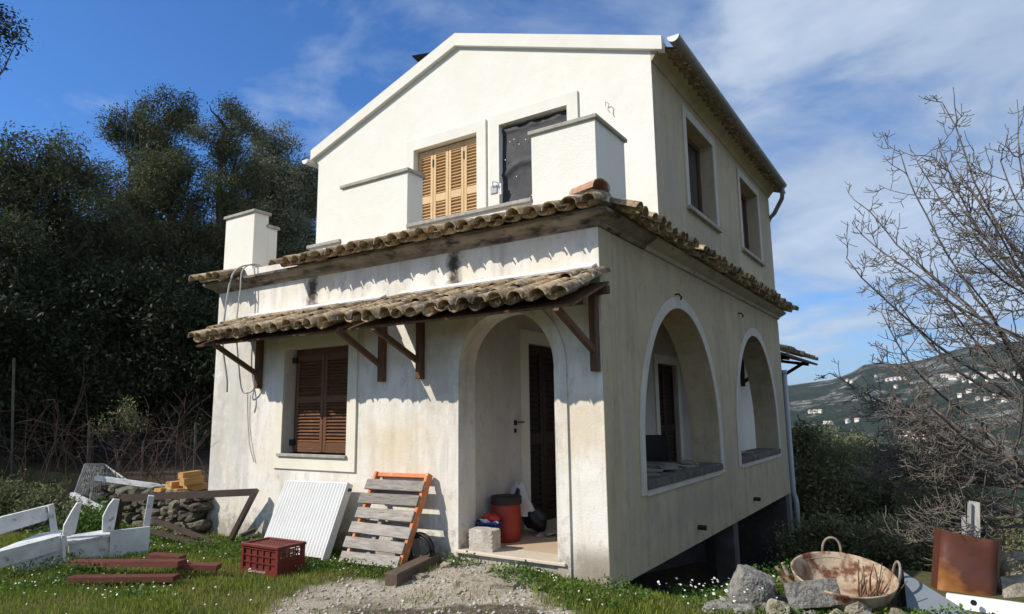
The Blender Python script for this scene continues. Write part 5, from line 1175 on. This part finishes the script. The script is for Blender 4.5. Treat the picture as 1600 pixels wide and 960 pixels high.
tb2.build('rim', 'enamel', tubt, smooth=True); MB().lathe([(0,0),(.022,0),(.022,.012),(0,.012)], 16).build('drain_hole', 'rubber', tubt, loc=at(1521,942,'y',.925)-O, rot=(R(80),0,R(15)))
for k, (pts, lb) in enumerate((([(1498,834),(1512,786),(1518,787),(1506,836)],'narrow grey board standing behind the rusty sheet'),([(1508,836),(1514,783),(1531,786),(1523,838)],'tall pale grooved board standing behind the rusty sheet'),([(1496,832),(1502,806),(1509,806),(1504,834)],'short grey board behind the rusty sheet'))):
    O2 = at(*pts[0],'y',1.78+.03*k); o = MB().slab([at(*p_,'y',1.78+.03*k)-O2+(Vector((0,0,-.45)) if i in (0,3) else Vector()) for i, p_ in enumerate(pts)], .03, Vector((0,-1,0))).build('board', 'grey_board', None, loc=O2); tag(o, lb, 'board', 'grey boards behind the rusty sheet')
o = MB().slab([at(1562,905,'y',1.9), at(1600,900,'y',2.0), at(1640,985,'y',1.6), at(1568,940,'y',1.6)], .03).build('stone_slab', 'rock_warm'); tag(o, 'pale slab lying right of the rusty sheet', 'slab')

# ------------------------------------------------------------------ grass, weeds, daisies, pebbles
def blades(n, xr, yr, hgt, wid, keep, seed, lean=.5):
    r = np.random.default_rng(seed); x = r.uniform(*xr, n); y = r.uniform(*yr, n); k_ = keep(x, y, r); x, y = x[k_], y[k_]; n = len(x); z = g(x, y)-.004
    a = r.uniform(0, 6.283, n); h = hgt*(.45+r.random(n)); w_ = wid*(.6+.8*r.random(n)); l_ = lean*r.random(n)*h; b_ = r.uniform(0, 6.283, n)
    P = np.stack([x, y, z], 1); dx = np.stack([np.cos(a), np.sin(a), 0*a], 1)*w_[:, None]; tip = P+np.stack([np.cos(b_)*l_, np.sin(b_)*l_, h], 1); mid = P+np.stack([np.cos(b_)*l_*.35, np.sin(b_)*l_*.35, h*.6], 1)
    V = np.stack([P-dx, P+dx, mid+dx*.7, mid-dx*.7, tip], 1).reshape(-1, 3); i0 = np.arange(n)*5
    return V, np.stack([i0, i0+1, i0+2, i0+3], 1), np.stack([i0+3, i0+2, i0+4], 1)
def footprint(x, y): return ((x > -6.12) & (x < .02) & (y > -.01)) | ((x < -6.1) & (y > -.3))
def turf_keep(x, y, r):
    d_ = sum(dirt_mask(x+a_, y+b_).astype(float) for a_, b_ in ((0,0),(.18,0),(-.18,0),(0,.18),(0,-.18)))/5; p = .03+.92*(1-d_)**1.3+.30*d_*(fbm(x*1.9, y*1.9, 77, 4) > .55)*(.45+.55*sm(-.5, .5, fbm(x*2.3, y*2.3, 61))); return (~footprint(x, y)) & (r.random(len(x)) < p)
V, q, t_ = blades(130000, (-8.5, 2.2), (-3.4, .6), .045, .0035, turf_keep, 1)
def tuft_keep(x, y, r): return turf_keep(x, y, r) & (fbm(x*3.1, y*3.1, 71, 3) > .32)
V2_, q2_, t2_ = blades(130000, (-8.5, 2.2), (-3.4, .6), .062, .004, tuft_keep, 2, .8); o5 = len(V); V = np.concatenate([V, V2_]); q = np.concatenate([q, q2_+o5]); t_ = np.concatenate([t_, t2_+o5])
tag(link('grass', npmesh('grass', V, q, t_), 'grass'), 'short bright green grass over the front yard', 'grass', kind='stuff')
def weed_keep_fn(spots):
    def f(x, y, r):
        k_ = np.zeros(len(x), bool)
        for cx0, cy0, rx, ry, p in spots: k_ |= (((x-cx0)/rx)**2+((y-cy0)/ry)**2 < 1+.5*fbm(x*5, y*5, 66)) & (r.random(len(x)) < p)
        return k_ & ~footprint(x, y)
    return f
wspots = [(-.45,-.22,.6,.28,1),(-.05,-.30,.42,.32,1),(.2,-.1,.25,.25,.9),(-1.55,-.18,.22,.16,.7),(-2.4,-.65,.55,.22,.7),(-3.1,-.62,.35,.3,.8),(-4.6,-.6,.6,.4,.7),(-5.6,-.8,.7,.5,.6),(.75,.25,.35,.25,.5),(-4.4,-2.2,1.2,.25,.6),(-5.6,-2.4,1.0,.6,.7),(1.5,.15,.9,.25,.6),(1.0,1.5,.9,.9,.6),(2.4,.5,.6,.25,.5),(-7.2,-.9,1.4,.6,.6)]
def leaf_weeds(n, hgt, size, seed, keep, xr, yr):
    r = np.random.default_rng(seed); x = r.uniform(*xr, n); y = r.uniform(*yr, n); k_ = keep(x, y, r); x, y = x[k_], y[k_]; n = len(x); z = g(x, y)+hgt*r.random(n)**1.4*(.6+.5*fbm(x*4, y*4, 8))
    P = np.stack([x, y, z], 1); a = r.normal(size=(n, 3)); a[:, 2] += .35; a /= np.linalg.norm(a, axis=1)[:, None]; b_ = np.cross(a, r.normal(size=(n, 3))); b_ /= np.linalg.norm(b_, axis=1)[:, None]; s_ = size*(.5+r.random(n))[:, None]
    V = np.stack([P, P+a*s_*.5+b_*s_*.3, P+a*s_, P+a*s_*.5-b_*s_*.3], 1).reshape(-1, 3); return npmesh('weeds', V, np.arange(4*n).reshape(n, 4))
wk = weed_keep_fn(wspots)
tag(link('weeds', leaf_weeds(230000, .15, .028, 3, wk, (-8.6,3.2), (-3.2,2.6)), 'weed_leaf'), 'leafy low weeds growing along walls and junk', 'weeds', kind='stuff')
def daisies(n, keep, xr, yr, hgt, rad, seed):
    r = np.random.default_rng(seed); x = r.uniform(*xr, n); y = r.uniform(*yr, n); k_ = keep(x, y, r); x, y = x[k_], y[k_]; n = len(x); z = g(x, y)+hgt*(.5+.7*r.random(n)); Vp = []; Fp = []
    Vs = []; Fs = []
    for i in range(n):
        c_ = np.array([x[i], y[i], z[i]]); nr = np.array([r.normal(0,.35)+.2, r.normal(0,.35)-.35, 1.]); nr /= np.linalg.norm(nr); u_ = np.cross(nr, [0,1,0]); u_ /= np.linalg.norm(u_); v_ = np.cross(nr, u_); rr_ = rad*r.uniform(.7,1.25); b0 = len(Vp)
        for k in range(8):
            a = 2*math.pi*k/8; q_ = rr_*(1 if k % 2 == 0 else .78); Vp.append(c_+(u_*math.cos(a)+v_*math.sin(a))*q_)
        Vp.append(c_+nr*.004)
        for k in range(8): Fp.append((b0+k, b0+(k+1) % 8, b0+8))
        b1 = len(Vs); gz_ = np.array([x[i], y[i], g(x[i], y[i])]); Vs += [gz_+[.0015,0,0], gz_-[.0015,0,0], c_-nr*.002]; Fs.append((b1, b1+1, b1+2))
    return npmesh('daisies', np.array(Vp), None, Fp), npmesh('stems', np.array(Vs), None, Fs)
def dkeep(x, y, r):
    dn = (.10+.9*wk(x, y, r))*np.where(dirt_mask(x, y), .04, 1.0); return (~footprint(x, y)) & (r.random(len(x)) < dn*.55)
dm_, ds_ = daisies(3600, dkeep, (-8,1.2), (-3.0,.5), .06, .0095, 5)
dz_ = tag(link('daisies', dm_, 'petal'), 'small white daisies scattered through the grass', 'daisies', kind='stuff'); link('stems', ds_, 'grass', dz_)
def rkeep(x, y, r): return (((x-.85)/.55)**2+((y-.45)/.5)**2 < 1) | ((((x-1.55)/.2)**2+((y-.75)/.25)**2 < 1) & (r.random(len(x)) < .5))
dm2, ds2 = daisies(150, rkeep, (.2,2.0), (-.1,1.2), .16, .012, 6)
dz2 = tag(link('white_flowers', dm2, 'petal'), 'tall white wild flowers clustered left of the pan', 'flowers', kind='stuff'); link('stems', ds2, 'weed_leaf', dz2)
r = np.random.default_rng(9); n = 9000; x = r.uniform(-3.6, .9, n); y = r.uniform(-3.0, .05, n); k_ = dirt_mask(x, y) & ~footprint(x, y); x, y = x[k_], y[k_]; n = len(x); s_ = .004+.024*r.random(n)**6
oct_ = np.array([[1,0,0],[0,1,0],[-1,0,0],[0,-1,0],[0,0,.7],[0,0,-.7]]); P = np.stack([x, y, g(x, y)+s_*.2], 1); V = (P[:, None]+oct_[None]*s_[:, None, None]*r.uniform(.6,1.3,(n,6,1))).reshape(-1, 3)
ft = np.array([[0,1,4],[1,2,4],[2,3,4],[3,0,4],[1,0,5],[2,1,5],[3,2,5],[0,3,5]]); T = (ft[None]+(np.arange(n)*6)[:, None, None]).reshape(-1, 3)
tag(link('gravel', npmesh('gravel', V, None, T), 'pebble'), 'loose gravel over the pale trodden path', 'gravel', kind='stuff')

# ------------------------------------------------------------------ air: thin haze over the valley
hb = MB().box(-5600, 5600, -4600, 9600, -140, 240); ho = hb.build('haze', None); hm = bpy.data.materials.new('haze'); hm.use_nodes = True; hm.node_tree.nodes.clear()
hv = hm.node_tree.nodes.new('ShaderNodeVolumePrincipled'); hv.inputs['Color'].default_value = (.82,.9,1,1); hv.inputs['Density'].default_value = .00009; hv.inputs['Anisotropy'].default_value = .2
hout = hm.node_tree.nodes.new('ShaderNodeOutputMaterial'); hm.node_tree.links.new(hv.outputs[0], hout.inputs['Volume']); ho.data.materials.append(hm); tag(ho, 'thin bluish air over the valley', 'haze', kind='stuff')
